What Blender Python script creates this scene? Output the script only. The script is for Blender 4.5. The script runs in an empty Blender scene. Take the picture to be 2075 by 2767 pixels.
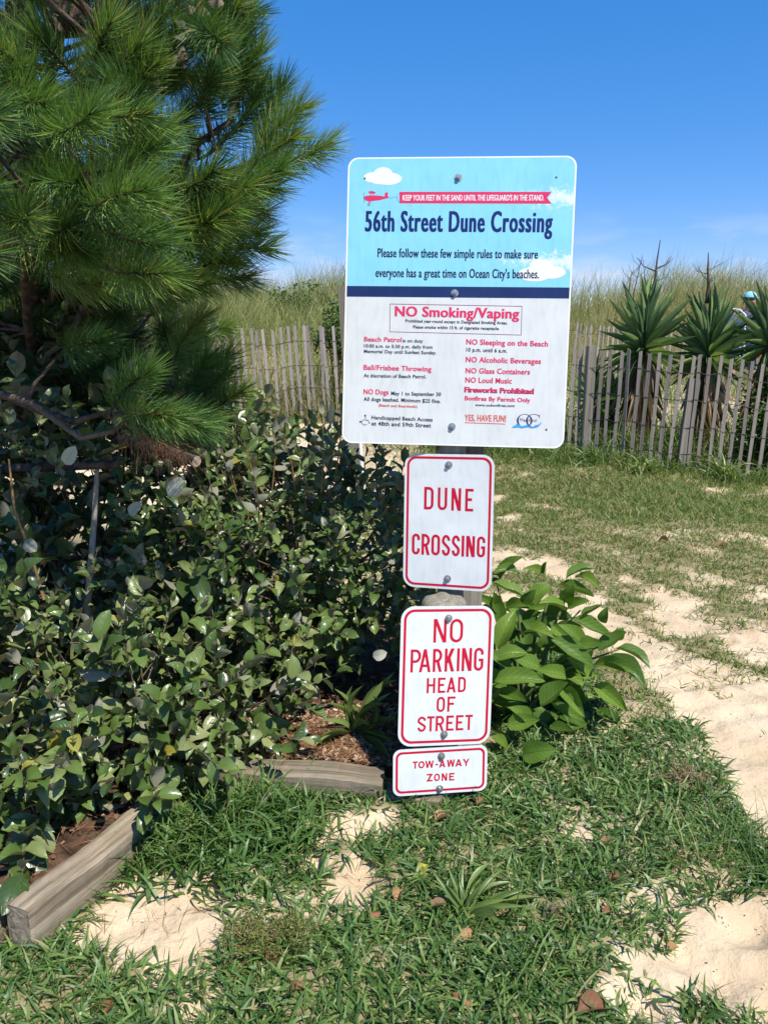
import bpy, math, random
import numpy as np
from mathutils import Vector, Matrix, Euler

R = math.radians
random.seed(7)
rng = np.random.default_rng(7)
SC = bpy.context.scene
COL = SC.collection

# ------------------------------------------------------------------ camera, sky, sun, exposure
CAM_H, PITCH, F = 1.6, R(14.0), 2078.0
CX, CY = 1037.5, 1383.5
cam_d = bpy.data.cameras.new('camera')
cam = bpy.data.objects.new('camera', cam_d)
COL.objects.link(cam)
cam.location = (0, 0, CAM_H)
cam.rotation_euler = (R(90) - PITCH, 0, 0)
cam_d.sensor_fit = 'VERTICAL'
cam_d.sensor_height = 36
cam_d.lens = F / 2767 * 36
cam_d.clip_start = 0.05
cam_d.clip_end = 3000
SC.camera = cam

SUN_AZ, SUN_EL = 35.0, 57.0          # azimuth: to the right of straight behind the camera
sun_vec = Vector((math.sin(R(SUN_AZ)) * math.cos(R(SUN_EL)), -math.cos(R(SUN_AZ)) * math.cos(R(SUN_EL)), math.sin(R(SUN_EL))))
world = bpy.data.worlds.new('World')
SC.world = world
world.use_nodes = True
wn, wl = world.node_tree.nodes, world.node_tree.links
wn.clear()
w_out = wn.new('ShaderNodeOutputWorld')
w_bg = wn.new('ShaderNodeBackground')
w_sky = wn.new('ShaderNodeTexSky')
w_sky.sky_type = 'NISHITA'
w_sky.sun_disc = False
w_sky.sun_elevation = R(SUN_EL)
w_sky.sun_rotation = R(180 - SUN_AZ)
w_sky.air_density = 0.66
w_sky.dust_density = 0.0
w_sky.ozone_density = 4.5
w_hsv = wn.new('ShaderNodeHueSaturation')
w_hsv.inputs['Saturation'].default_value = 1.9
w_hsv.inputs['Value'].default_value = 2.15
w_bg.inputs['Strength'].default_value = 0.122
w_gam = wn.new('ShaderNodeGamma'); w_gam.inputs[1].default_value = 0.50
wl.new(w_sky.outputs[0], w_gam.inputs[0]); wl.new(w_gam.outputs[0], w_hsv.inputs['Color'])
# thin fair-weather clouds low over the horizon
w_tc = wn.new('ShaderNodeTexCoord')
w_map = wn.new('ShaderNodeMapping'); w_map.inputs['Scale'].default_value = (5.0, 5.0, 20.0); w_map.inputs['Location'].default_value = (1.3, 0.4, 0.7)
w_noise = wn.new('ShaderNodeTexNoise'); w_noise.inputs['Scale'].default_value = 1.6; w_noise.inputs['Detail'].default_value = 7
w_ramp = wn.new('ShaderNodeValToRGB'); w_ramp.color_ramp.elements[0].position = 0.50; w_ramp.color_ramp.elements[1].position = 0.66
w_sep = wn.new('ShaderNodeSeparateXYZ')
w_band = wn.new('ShaderNodeMapRange'); w_band.inputs[1].default_value = 0.13; w_band.inputs[2].default_value = 0.03; w_band.inputs[3].default_value = 0; w_band.inputs[4].default_value = 0.75
w_mul = wn.new('ShaderNodeMath'); w_mul.operation = 'MULTIPLY'
w_mix = wn.new('ShaderNodeMixRGB'); w_mix.inputs[2].default_value = (4.6, 5.0, 5.9, 1)
wl.new(w_tc.outputs['Generated'], w_map.inputs[0]); wl.new(w_map.outputs[0], w_noise.inputs[0]); wl.new(w_noise.outputs[0], w_ramp.inputs[0])
wl.new(w_tc.outputs['Generated'], w_sep.inputs[0]); wl.new(w_sep.outputs[2], w_band.inputs[0])
wl.new(w_ramp.outputs[0], w_mul.inputs[0]); wl.new(w_band.outputs[0], w_mul.inputs[1]); wl.new(w_mul.outputs[0], w_mix.inputs[0])
w_tint = wn.new('ShaderNodeMixRGB'); w_tint.blend_type = 'MULTIPLY'; w_tint.inputs[0].default_value = 1; w_tint.inputs[2].default_value = (1.0, .93, 1.12, 1)
wl.new(w_hsv.outputs[0], w_tint.inputs[1]); wl.new(w_tint.outputs[0], w_mix.inputs[1]); wl.new(w_mix.outputs[0], w_bg.inputs[0]); wl.new(w_bg.outputs[0], w_out.inputs[0])

sun_d = bpy.data.lights.new('sun', 'SUN')
sun_d.energy = 4.7
sun_d.angle = R(0.5)
sun_d.color = (1.0, 0.955, 0.88)
sun = bpy.data.objects.new('sun', sun_d)
COL.objects.link(sun)
sun.rotation_euler = sun_vec.to_track_quat('Z', 'Y').to_euler()
sun.location = (4, -6, 12)

SC.view_settings.view_transform = 'Standard'
SC.view_settings.look = 'None'
SC.view_settings.gamma = 1
SC.view_settings.exposure = 0.48
SC.view_settings.use_curve_mapping = False
SC.cycles.use_denoising = True
SC.cycles.max_bounces = 6
SC.cycles.diffuse_bounces = 3
SC.cycles.transmission_bounces = 4

# ------------------------------------------------------------------ projection helpers (pixels are the photograph's)
CT, ST = math.cos(PITCH), math.sin(PITCH)
def ray(px, py):
    a = (px - CX) / F; b = -(py - CY) / F
    return Vector((a, CT + b * ST, -ST + b * CT))
def at(px, py, Y):
    d = ray(px, py)
    return d * (Y / d.y) + Vector((0, 0, CAM_H))
def proj(P):
    P = np.asarray(P, float).reshape(-1, 3)
    z = P[:, 2] - CAM_H
    d = P[:, 1] * CT - z * ST
    u = P[:, 1] * ST + z * CT
    d = np.where(d < 0.05, 0.05, d)
    return CX + F * P[:, 0] / d, CY - F * u / d, d

# ------------------------------------------------------------------ terrain
def S(a, b, x):
    t = np.clip((np.asarray(x, float) - a) / (b - a), 0, 1)
    return t * t * (3 - 2 * t)
_wv = [(random.uniform(-1, 1) * k, random.uniform(-1, 1) * k, random.uniform(0, 6.28), a) for k, a in ((1.3, .022), (2.3, .014), (3.7, .009), (7, .005), (12, .0028), (19, .0022), (31, .0014), (47, .001), (23, .0014), (60, .0006)) for _ in range(2)]
def terrain(x, y):
    x = np.asarray(x, float); y = np.asarray(y, float)
    n = sum(a * np.sin(kx * x + ky * y + p) for kx, ky, p, a in _wv)
    far = S(5, 11, y)
    hl = .31 * S(7.3, 9.5, y) + .95 * S(10.0, 14, y) + .75 * S(14, 20, y)
    hr = .36 * S(8.6, 12.3, y) + 1.62 * S(15.0, 20, y)
    k = S(0.2, 2.6, x)
    h = hl * (1 - k) + hr * k
    h = h * (1 - S(24, 40, y)) + 0.16 * far * np.sin(x * .9 + 1) * S(14, 17, y) * (1 - S(24, 40, y))
    wide = S(22, 60, np.abs(x))
    return h * (1 - wide) + n * (1 + far * .5) * (1 - S(30, 60, np.abs(x) + np.abs(y)))
def T(x, y): return float(terrain(x, y))
def ground_pt(px, py):
    p = at(px, py, 3.0); z = 0
    for _ in range(12):
        d = ray(px, py)
        t = (z - CAM_H) / d.z if d.z < -1e-3 else 12
        p = d * t + Vector((0, 0, CAM_H))
        z = T(p.x, p.y)
    return Vector((p.x, p.y, z))

# ------------------------------------------------------------------ object helpers
def tag(o, label=None, cat=None, group=None, kind=None):
    if label: o['label'] = label
    if cat: o['category'] = cat
    if group: o['group'] = group
    if kind: o['kind'] = kind
    return o
def empty(name, loc, label, cat, group=None):
    o = bpy.data.objects.new(name, None)
    o.location = loc
    o.empty_display_size = 0.05
    COL.objects.link(o)
    return tag(o, label, cat, group)
def link(name, me, parent=None, M=None):
    """link a mesh object; M is a world matrix"""
    o = bpy.data.objects.new(name, me)
    COL.objects.link(o)
    if parent is not None:
        o.parent = parent
        PW = Matrix.Translation(parent.location) if parent.parent is None and parent.type == 'EMPTY' and 'pose' not in parent else None
        if 'pose' in parent: PW = POSES[parent.name]
        if PW is None: PW = Matrix.Identity(4) if parent.parent is None else None
        if M is None: M = Matrix.Identity(4)
        if PW is not None:
            o.matrix_local = PW.inverted() @ M
        else:
            o.matrix_local = M
    elif M is not None:
        o.matrix_world = M
    return o
POSES = {}

def mesh_np(name, V, faces, mats, attrs=None, midx=None, smooth=True):
    """V (n,3); faces: list of (m,k) int arrays of polygons"""
    me = bpy.data.meshes.new(name)
    V = np.ascontiguousarray(V, np.float32)
    if isinstance(faces, np.ndarray): faces = [faces]
    loops = np.concatenate([f.reshape(-1) for f in faces]).astype(np.int32)
    tot = np.concatenate([np.full(len(f), f.shape[1]) for f in faces]).astype(np.int32)
    start = np.concatenate([[0], np.cumsum(tot)[:-1]]).astype(np.int32)
    me.vertices.add(len(V)); me.vertices.foreach_set('co', V.reshape(-1))
    me.loops.add(len(loops)); me.loops.foreach_set('vertex_index', loops)
    me.polygons.add(len(tot)); me.polygons.foreach_set('loop_start', start); me.polygons.foreach_set('loop_total', tot)
    if midx is not None: me.polygons.foreach_set('material_index', np.asarray(midx, np.int32))
    if smooth: me.polygons.foreach_set('use_smooth', np.ones(len(tot), bool))
    me.update(calc_edges=True)
    for k, a in (attrs or {}).items():
        a = np.asarray(a, np.float32)
        if a.ndim == 1:
            at_ = me.attributes.new(k, 'FLOAT', 'POINT'); at_.data.foreach_set('value', a)
        else:
            at_ = me.attributes.new(k, 'FLOAT_VECTOR', 'POINT'); at_.data.foreach_set('vector', a.reshape(-1))
    for m in (mats if isinstance(mats, (list, tuple)) else [mats]): me.materials.append(m)
    return me

class MB:
    """collects boxes, tubes and loose polygons into one mesh"""
    def __init__(s): s.v = []; s.f = []; s.m = []; s.sm = []
    def add(s, vs, fs, mi=0, smooth=False):
        b = len(s.v); s.v += [tuple(p) for p in vs]
        for f in fs: s.f.append(tuple(i + b for i in f)); s.m.append(mi); s.sm.append(smooth)
    def box(s, c, d, M=None, mi=0):
        x, y, z = d[0] / 2, d[1] / 2, d[2] / 2
        vs = [Vector((c[0] + a * x, c[1] + b * y, c[2] + e * z)) for a in (-1, 1) for b in (-1, 1) for e in (-1, 1)]
        if M is not None: vs = [M @ v for v in vs]
        s.add(vs, [(0, 1, 3, 2), (4, 6, 7, 5), (0, 4, 5, 1), (2, 3, 7, 6), (0, 2, 6, 4), (1, 5, 7, 3)], mi)
    def tube(s, pts, rad, n=7, mi=0, cap=True, mi_cap=None):
        pts = [Vector(p) for p in pts]
        if not hasattr(rad, '__len__'): rad = [rad] * len(pts)
        up = Vector((0.13, 0.21, 1)); vs = []
        prev = None
        for i, p in enumerate(pts):
            t = (pts[min(i + 1, len(pts) - 1)] - pts[max(i - 1, 0)])
            if t.length < 1e-9: t = Vector((0, 0, 1))
            t.normalize()
            if prev is None:
                a = t.cross(up)
                if a.length < 1e-3: a = t.cross(Vector((1, 0, 0)))
            else:
                a = prev - t * prev.dot(t)
            a.normalize(); prev = a; b = t.cross(a)
            for k in range(n):
                an = 2 * math.pi * k / n
                vs.append(p + (a * math.cos(an) + b * math.sin(an)) * rad[i])
        fs = [(i * n + k, i * n + (k + 1) % n, (i + 1) * n + (k + 1) % n, (i + 1) * n + k) for i in range(len(pts) - 1) for k in range(n)]
        s.add(vs, fs, mi, True)
        if cap:
            L = len(pts) - 1
            s.add([vs[k] for k in range(n)], [tuple(range(n))[::-1]], mi)
            s.add([vs[L * n + k] for k in range(n)], [tuple(range(n))], mi if mi_cap is None else mi_cap)
    def mesh(s, name, mats):
        me = bpy.data.meshes.new(name)
        me.from_pydata(s.v, [], s.f)
        for m in (mats if isinstance(mats, (list, tuple)) else [mats]): me.materials.append(m)
        me.polygons.foreach_set('material_index', s.m)
        me.polygons.foreach_set('use_smooth', s.sm)
        me.update()
        return me

# ------------------------------------------------------------------ materials
def new_mat(name):
    m = bpy.data.materials.new(name); m.use_nodes = True
    nt = m.node_tree; nt.nodes.clear()
    out = nt.nodes.new('ShaderNodeOutputMaterial')
    return m, nt, out
def N(nt, t, **kw):
    n = nt.nodes.new(t)
    for k, v in kw.items():
        if k.startswith('i_'):
            key = k[2:].replace('_', ' ')
            n.inputs[int(key) if key.isdigit() else key].default_value = v
        else: setattr(n, k, v)
    return n
def ramp(nt, stops, interp='LINEAR'):
    r = nt.nodes.new('ShaderNodeValToRGB'); cr = r.color_ramp; cr.interpolation = interp
    while len(cr.elements) < len(stops): cr.elements.new(0.5)
    for e, (p, c) in zip(cr.elements, stops): e.position = p; e.color = (*c, 1)
    return r

def leaf_material(name, stops, under=None, rough=0.4, trans=0.25, spec=0.5, vein=None, bump=0.0, tint_noise=None, damage=None):
    m, nt, out = new_mat(name); L = nt.links.new
    a = N(nt, 'ShaderNodeAttribute', attribute_name='rnd')
    oi = N(nt, 'ShaderNodeObjectInfo')
    ad = N(nt, 'ShaderNodeMath', operation='ADD'); L(a.outputs['Fac'], ad.inputs[0]); L(oi.outputs['Random'], ad.inputs[1])
    fr = N(nt, 'ShaderNodeMath', operation='FRACT'); L(ad.outputs[0], fr.inputs[0])
    r = ramp(nt, stops); L(fr.outputs[0], r.inputs[0])
    col = r.outputs[0]
    tc = N(nt, 'ShaderNodeTexCoord')
    if tint_noise:
        sc_, dark, light = tint_noise
        nz = N(nt, 'ShaderNodeTexNoise', i_Scale=sc_, i_Detail=3.0); L(tc.outputs['Object'], nz.inputs[0])
        mr = N(nt, 'ShaderNodeMapRange', i_1=.3, i_2=.7, i_3=dark, i_4=light); L(nz.outputs[0], mr.inputs[0])
        mx = N(nt, 'ShaderNodeVectorMath', operation='SCALE'); L(col, mx.inputs[0]); L(mr.outputs[0], mx.inputs['Scale'])
        col = mx.outputs[0]
    bumpn = None
    if vein:
        at2 = N(nt, 'ShaderNodeAttribute', attribute_name='luv')
        sp = N(nt, 'ShaderNodeSeparateXYZ'); L(at2.outputs['Vector'], sp.inputs[0])
        ab = N(nt, 'ShaderNodeMath', operation='ABSOLUTE'); L(sp.outputs[0], ab.inputs[0])
        mid = N(nt, 'ShaderNodeMapRange', i_1=0.0, i_2=0.09, i_3=1.0, i_4=0.0); L(ab.outputs[0], mid.inputs[0])
        v1 = N(nt, 'ShaderNodeMath', operation='MULTIPLY', i_1=-0.35); L(ab.outputs[0], v1.inputs[0])
        v2 = N(nt, 'ShaderNodeMath', operation='ADD'); L(v1.outputs[0], v2.inputs[0]); L(sp.outputs[1], v2.inputs[1])
        v3 = N(nt, 'ShaderNodeMath', operation='MULTIPLY', i_1=vein[1] * 6.283); L(v2.outputs[0], v3.inputs[0])
        v4 = N(nt, 'ShaderNodeMath', operation='COSINE'); L(v3.outputs[0], v4.inputs[0])
        v5 = N(nt, 'ShaderNodeMapRange', i_1=0.86, i_2=1.0, i_3=0.0, i_4=0.7); L(v4.outputs[0], v5.inputs[0])
        mxv = N(nt, 'ShaderNodeMath', operation='MAXIMUM'); L(mid.outputs[0], mxv.inputs[0]); L(v5.outputs[0], mxv.inputs[1])
        mv = N(nt, 'ShaderNodeMath', operation='MULTIPLY', i_1=vein[2]); L(mxv.outputs[0], mv.inputs[0])
        mc = N(nt, 'ShaderNodeMixRGB'); mc.inputs[2].default_value = (*vein[0], 1)
        L(mv.outputs[0], mc.inputs[0]); L(col, mc.inputs[1]); col = mc.outputs[0]
        if bump:
            bumpn = N(nt, 'ShaderNodeBump', i_Strength=bump, i_Distance=0.004, invert=True); L(mxv.outputs[0], bumpn.inputs['Height'])
    if damage:
        nz = N(nt, 'ShaderNodeTexNoise', i_Scale=damage[0], i_Detail=4.0); L(tc.outputs['Object'], nz.inputs[0])
        mr = N(nt, 'ShaderNodeMapRange', i_1=damage[1], i_2=damage[1] + .05, i_3=0.0, i_4=.8); L(nz.outputs[0], mr.inputs[0])
        mc = N(nt, 'ShaderNodeMixRGB'); mc.inputs[2].default_value = (*damage[2], 1)
        L(mr.outputs[0], mc.inputs[0]); L(col, mc.inputs[1]); col = mc.outputs[0]
    if under:
        g = N(nt, 'ShaderNodeNewGeometry')
        mc = N(nt, 'ShaderNodeMixRGB'); mc.inputs[2].default_value = (*under, 1)
        L(g.outputs['Backfacing'], mc.inputs[0]); L(col, mc.inputs[1]); col = mc.outputs[0]
        rr = N(nt, 'ShaderNodeMapRange', i_1=0.0, i_2=1.0, i_3=rough, i_4=.8); L(g.outputs['Backfacing'], rr.inputs[0])
    p = N(nt, 'ShaderNodeBsdfPrincipled', i_Roughness=rough)
    p.inputs['Specular IOR Level'].default_value = spec
    if under: L(rr.outputs[0], p.inputs['Roughness'])
    L(col, p.inputs['Base Color'])
    if bumpn: L(bumpn.outputs[0], p.inputs['Normal'])
    tr = N(nt, 'ShaderNodeBsdfTranslucent')
    tv = N(nt, 'ShaderNodeMixRGB', blend_type='MULTIPLY', i_0=1.0); L(col, tv.inputs[1]); tv.inputs[2].default_value = (1.3, 1.25, .55, 1)
    L(tv.outputs[0], tr.inputs[0])
    mx = N(nt, 'ShaderNodeMixShader', i_0=trans); L(p.outputs[0], mx.inputs[1]); L(tr.outputs[0], mx.inputs[2])
    L(mx.outputs[0], out.inputs[0])
    return m

def simple_mat(name, col, rough=.5, metal=0.0, noise=None, bump=None, spec=.5):
    m, nt, out = new_mat(name); L = nt.links.new
    p = N(nt, 'ShaderNodeBsdfPrincipled', i_Roughness=rough, i_Metallic=metal)
    p.inputs['Specular IOR Level'].default_value = spec
    p.inputs['Base Color'].default_value = (*col, 1)
    tc = N(nt, 'ShaderNodeTexCoord')
    if noise:
        nz = N(nt, 'ShaderNodeTexNoise', i_Scale=noise[0], i_Detail=5.0); L(tc.outputs['Object'], nz.inputs[0])
        r = ramp(nt, [(.35, noise[1]), (.65, col)]); L(nz.outputs[0], r.inputs[0]); L(r.outputs[0], p.inputs['Base Color'])
    if bump:
        nz = N(nt, 'ShaderNodeTexNoise', i_Scale=bump[0], i_Detail=4.0); L(tc.outputs['Object'], nz.inputs[0])
        b = N(nt, 'ShaderNodeBump', i_Strength=bump[1], i_Distance=.01); L(nz.outputs[0], b.inputs['Height']); L(b.outputs[0], p.inputs['Normal'])
    L(p.outputs[0], out.inputs[0])
    return m

def wood_mat(name, cols, axis='Z', scale=1.0, bump=.5, stain=None):
    """weathered timber: stretched grain along axis in object space"""
    m, nt, out = new_mat(name); L = nt.links.new
    tc = N(nt, 'ShaderNodeTexCoord'); oi = N(nt, 'ShaderNodeObjectInfo')
    sc = {'X': (1.5, 55, 55), 'Z': (55, 55, 1.5), 'Y': (55, 1.5, 55)}[axis]
    mp = N(nt, 'ShaderNodeMapping'); mp.inputs['Scale'].default_value = tuple(s * scale for s in sc)
    of = N(nt, 'ShaderNodeVectorMath', operation='SCALE'); of.inputs[0].default_value = (7, 11, 5); L(oi.outputs['Random'], of.inputs['Scale'])
    L(tc.outputs['Object'], mp.inputs[0]); L(of.outputs[0], mp.inputs['Location'])
    nz = N(nt, 'ShaderNodeTexNoise', i_Scale=1.0, i_Detail=6.0, i_Roughness=.65, i_Distortion=.6); L(mp.outputs[0], nz.inputs[0])
    r = ramp(nt, [(.28, cols[0]), (.5, cols[1]), (.72, cols[2])]); L(nz.outputs[0], r.inputs[0])
    n2 = N(nt, 'ShaderNodeTexNoise', i_Scale=5.0, i_Detail=5.0); L(tc.outputs['Object'], n2.inputs[0])
    col = r.outputs[0]
    if stain:
        mr = N(nt, 'ShaderNodeMapRange', i_1=.42, i_2=.68, i_3=0.0, i_4=stain[1]); L(n2.outputs[0], mr.inputs[0])
        mc = N(nt, 'ShaderNodeMixRGB'); mc.inputs[2].default_value = (*stain[0], 1)
        L(mr.outputs[0], mc.inputs[0]); L(col, mc.inputs[1]); col = mc.outputs[0]
    vr = N(nt, 'ShaderNodeMapRange', i_1=0.0, i_2=1.0, i_3=.78, i_4=1.22); L(oi.outputs['Random'], vr.inputs[0])
    ml = N(nt, 'ShaderNodeVectorMath', operation='SCALE'); L(col, ml.inputs[0]); L(vr.outputs[0], ml.inputs['Scale'])
    p = N(nt, 'ShaderNodeBsdfPrincipled', i_Roughness=.85); p.inputs['Specular IOR Level'].default_value = .2
    L(ml.outputs[0], p.inputs['Base Color'])
    b = N(nt, 'ShaderNodeBump', i_Strength=bump, i_Distance=.006); L(nz.outputs[0], b.inputs['Height']); L(b.outputs[0], p.inputs['Normal'])
    L(p.outputs[0], out.inputs[0])
    return m

# sand
def sand_material():
    m, nt, out = new_mat('sand'); L = nt.links.new
    g = N(nt, 'ShaderNodeNewGeometry')
    n1 = N(nt, 'ShaderNodeTexNoise', i_Scale=2.2, i_Detail=6.0, i_Roughness=.6)
    n2 = N(nt, 'ShaderNodeTexNoise', i_Scale=420.0, i_Detail=3.0, i_Roughness=.7)
    n3 = N(nt, 'ShaderNodeTexNoise', i_Scale=26.0, i_Detail=5.0, i_Roughness=.6)
    n4 = N(nt, 'ShaderNodeTexNoise', i_Scale=9.0, i_Detail=8.0, i_Roughness=.65)
    for n in (n1, n2, n3, n4): L(g.outputs['Position'], n.inputs[0])
    r = ramp(nt, [(.3, (.47, .35, .215)), (.5, (.60, .465, .305)), (.72, (.68, .55, .385))]); L(n1.outputs[0], r.inputs[0])
    r2 = ramp(nt, [(.3, (.72, .7, .68)), (.5, (1, 1, 1)), (.75, (1.0, 1.0, 1.0))]); L(n2.outputs[0], r2.inputs[0])
    mc = N(nt, 'ShaderNodeMixRGB', blend_type='MULTIPLY', i_0=.8); L(r.outputs[0], mc.inputs[1]); L(r2.outputs[0], mc.inputs[2])
    # ground tinted darker olive where the turf grows (attribute set per vertex from the turf map)
    a = N(nt, 'ShaderNodeAttribute', attribute_name='turf')
    jm = N(nt, 'ShaderNodeMath', operation='MULTIPLY_ADD', i_1=1.3, i_2=-.6); L(n4.outputs[0], jm.inputs[0])
    ja = N(nt, 'ShaderNodeMath', operation='ADD'); L(jm.outputs[0], ja.inputs[0]); L(a.outputs['Fac'], ja.inputs[1])
    jr = N(nt, 'ShaderNodeMapRange', i_1=.35, i_2=.95, i_3=0.0, i_4=.85); L(ja.outputs[0], jr.inputs[0])
    jmx = N(nt, 'ShaderNodeMath', operation='MULTIPLY'); L(jr.outputs[0], jmx.inputs[0]); L(a.outputs['Fac'], jmx.inputs[1])
    mc2 = N(nt, 'ShaderNodeMixRGB'); mc2.inputs[2].default_value = (.22, .18, .09, 1)
    L(jmx.outputs[0], mc2.inputs[0]); L(mc.outputs[0], mc2.inputs[1])
    # specks of plant litter
    vo = N(nt, 'ShaderNodeTexVoronoi', i_Scale=34.0); L(g.outputs['Position'], vo.inputs[0])
    sp = N(nt, 'ShaderNodeMapRange', i_1=.07, i_2=.05, i_3=0.0, i_4=.75); L(vo.outputs['Distance'], sp.inputs[0])
    mc3 = N(nt, 'ShaderNodeMixRGB'); mc3.inputs[2].default_value = (.09, .05, .025, 1)
    lit = N(nt, 'ShaderNodeAttribute', attribute_name='litter')
    mm = N(nt, 'ShaderNodeMath', operation='MULTIPLY'); L(sp.outputs[0], mm.inputs[0]); L(lit.outputs['Fac'], mm.inputs[1])
    L(mm.outputs[0], mc3.inputs[0]); L(mc2.outputs[0], mc3.inputs[1])
    p = N(nt, 'ShaderNodeBsdfPrincipled', i_Roughness=.95); p.inputs['Specular IOR Level'].default_value = .15
    L(mc3.outputs[0], p.inputs['Base Color'])
    b1 = N(nt, 'ShaderNodeBump', i_Strength=.5, i_Distance=.03); L(n3.outputs[0], b1.inputs['Height'])
    b2 = N(nt, 'ShaderNodeBump', i_Strength=.4, i_Distance=.003); L(n2.outputs[0], b2.inputs['Height']); L(b1.outputs[0], b2.inputs['Normal'])
    L(b2.outputs[0], p.inputs['Normal']); L(p.outputs[0], out.inputs[0])
    return m

M = {}
M['sand'] = sand_material()
M['turf'] = leaf_material('turf_blades', [(0, (.042, .092, .024)), (.4, (.080, .160, .038)), (.75, (.13, .225, .052)), (.93, (.21, .28, .08)), (1, (.38, .34, .17))], rough=.42, trans=.28, spec=.35)
M['lawn'] = leaf_material('lawn_blades', [(0, (.075, .135, .026)), (.35, (.12, .195, .036)), (.62, (.19, .25, .055)), (.82, (.31, .30, .11)), (1, (.44, .36, .19))], rough=.55, trans=.3, spec=.3)
M['tall'] = leaf_material('tall_grass', [(0, (.06, .12, .02)), (.5, (.11, .19, .035)), (.9, (.19, .25, .06)), (1, (.35, .32, .13))], rough=.45, trans=.35)
M['dune'] = leaf_material('dune_grass', [(0, (.12, .18, .055)), (.35, (.20, .25, .085)), (.65, (.33, .33, .125)), (.85, (.46, .41, .20)), (1, (.20, .15, .09))], rough=.6, trans=.3, spec=.25)
M['dry'] = leaf_material('dry_grass', [(0, (.16, .11, .06)), (.5, (.30, .22, .12)), (1, (.46, .37, .22))], rough=.7, trans=.15, spec=.2)
M['elae'] = leaf_material('elaeagnus_leaf', [(0, (.028, .056, .015)), (.35, (.058, .108, .023)), (.68, (.11, .175, .036)), (.85, (.19, .24, .075)), (.965, (.26, .29, .13)), (1, (.30, .27, .03))], under=(.25, .245, .165), rough=.31, trans=.2, spec=.62, vein=((.12, .17, .06), 6, .35), bump=.35, damage=(60, .70, (.16, .09, .03)))
M['poke'] = leaf_material('broadleaf', [(0, (.065, .135, .018)), (.5, (.12, .225, .030)), (1, (.19, .30, .045))], under=(.11, .17, .05), rough=.42, trans=.32, spec=.38, vein=((.22, .30, .09), 7, .55), bump=.7, damage=(40, .64, (.15, .12, .04)))
M['strap'] = leaf_material('strap_leaf', [(0, (.06, .13, .022)), (.6, (.11, .20, .035)), (1, (.19, .27, .06))], rough=.35, trans=.35, vein=((.26, .33, .12), 0.0, .45))
M['yucca'] = leaf_material('yucca_leaf', [(0, (.085, .16, .07)), (.5, (.17, .27, .10)), (1, (.32, .43, .15))], rough=.4, trans=.2, spec=.45)
M['yucca_dry'] = leaf_material('yucca_dry_leaf', [(0, (.13, .085, .045)), (.6, (.28, .20, .115)), (1, (.48, .39, .27))], rough=.7, trans=.1, spec=.2)
M['needle'] = leaf_material('pine_needles', [(0, (.042, .105, .032)), (.4, (.085, .180, .042)), (.75, (.145, .26, .052)), (.95, (.25, .34, .075)), (1, (.40, .27, .09))], rough=.42, trans=.25, spec=.5)
M['needle_dry'] = leaf_material('dry_needles', [(0, (.13, .055, .02)), (.6, (.28, .13, .055)), (1, (.42, .26, .13))], rough=.6, trans=.1, spec=.3)
M['bush'] = leaf_material('far_bush', [(0, (.04, .09, .02)), (.6, (.08, .15, .03)), (1, (.15, .22, .05))], rough=.45, trans=.3)
M['deadleaf'] = leaf_material('dead_leaf', [(0, (.17, .075, .035)), (.5, (.30, .14, .065)), (1, (.42, .24, .12))], under=(.36, .21, .12), rough=.6, trans=.12, spec=.3, vein=((.14, .07, .03), 5, .4), bump=.4)
M['yellowleaf'] = leaf_material('yellow_leaf', [(0, (.45, .42, .05)), (1, (.45, .42, .05))], rough=.5, trans=.3)
M['bark'] = simple_mat('bark', (.14, .10, .075), .9, noise=(30, (.05, .035, .028)), bump=(60, .8), spec=.2)
M['twig'] = simple_mat('twig', (.20, .15, .11), .85, noise=(25, (.10, .07, .05)), bump=(80, .4), spec=.2)
M['twig_orange'] = simple_mat('young_stem', (.30, .17, .07), .7, noise=(25, (.20, .13, .06)), spec=.25)
M['stem_green'] = simple_mat('green_stem', (.12, .17, .05), .5, noise=(12, (.09, .12, .04)), spec=.4)
M['dead_stalk'] = simple_mat('dead_stalk', (.085, .065, .05), .9, spec=.2)
M['cutwood'] = simple_mat('cut_wood', (.60, .48, .38), .85, noise=(50, (.42, .30, .21)), spec=.2)
M['bleached'] = wood_mat('bleached_stem', [(.22, .16, .11), (.42, .33, .24), (.58, .48, .37)], 'Z', .5)
M['slat'] = wood_mat('weathered_slat', [(.17, .145, .12), (.28, .24, .20), (.38, .33, .275)], 'Z', 1.2, .5)
M['slat_pale'] = wood_mat('pale_grey_slat', [(.19, .165, .15), (.28, .245, .225), (.35, .31, .29)], 'Z', 1.2, .4)  # greyer wood tone of the left and far fences
M['post'] = wood_mat('weathered_post', [(.13, .115, .085), (.23, .205, .16), (.33, .295, .235)], 'Z', .8, .6, stain=((.15, .155, .095), .5))
M['greypost'] = wood_mat('grey_post', [(.12, .105, .085), (.22, .195, .16), (.32, .29, .24)], 'Z', .8, .5)
M['timber'] = wood_mat('landscape_timber', [(.065, .045, .028), (.27, .215, .15), (.43, .36, .265)], 'X', .75, 1.3, stain=((.14, .125, .085), .6))
M['wire'] = simple_mat('rusty_wire', (.06, .048, .042), .6, .6)
M['galv'] = simple_mat('galvanised_steel', (.46, .46, .45), .42, .85, noise=(90, (.30, .30, .29)))
M['alu'] = simple_mat('aluminium_edge', (.62, .62, .61), .4, .7)
M['hole'] = simple_mat('drilled_hole', (.05, .05, .05), .8)
M['mulch'] = simple_mat('dark_humus', (.12, .07, .045), .95, noise=(18, (.035, .022, .015)), bump=(60, 1.0), spec=.1)

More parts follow.
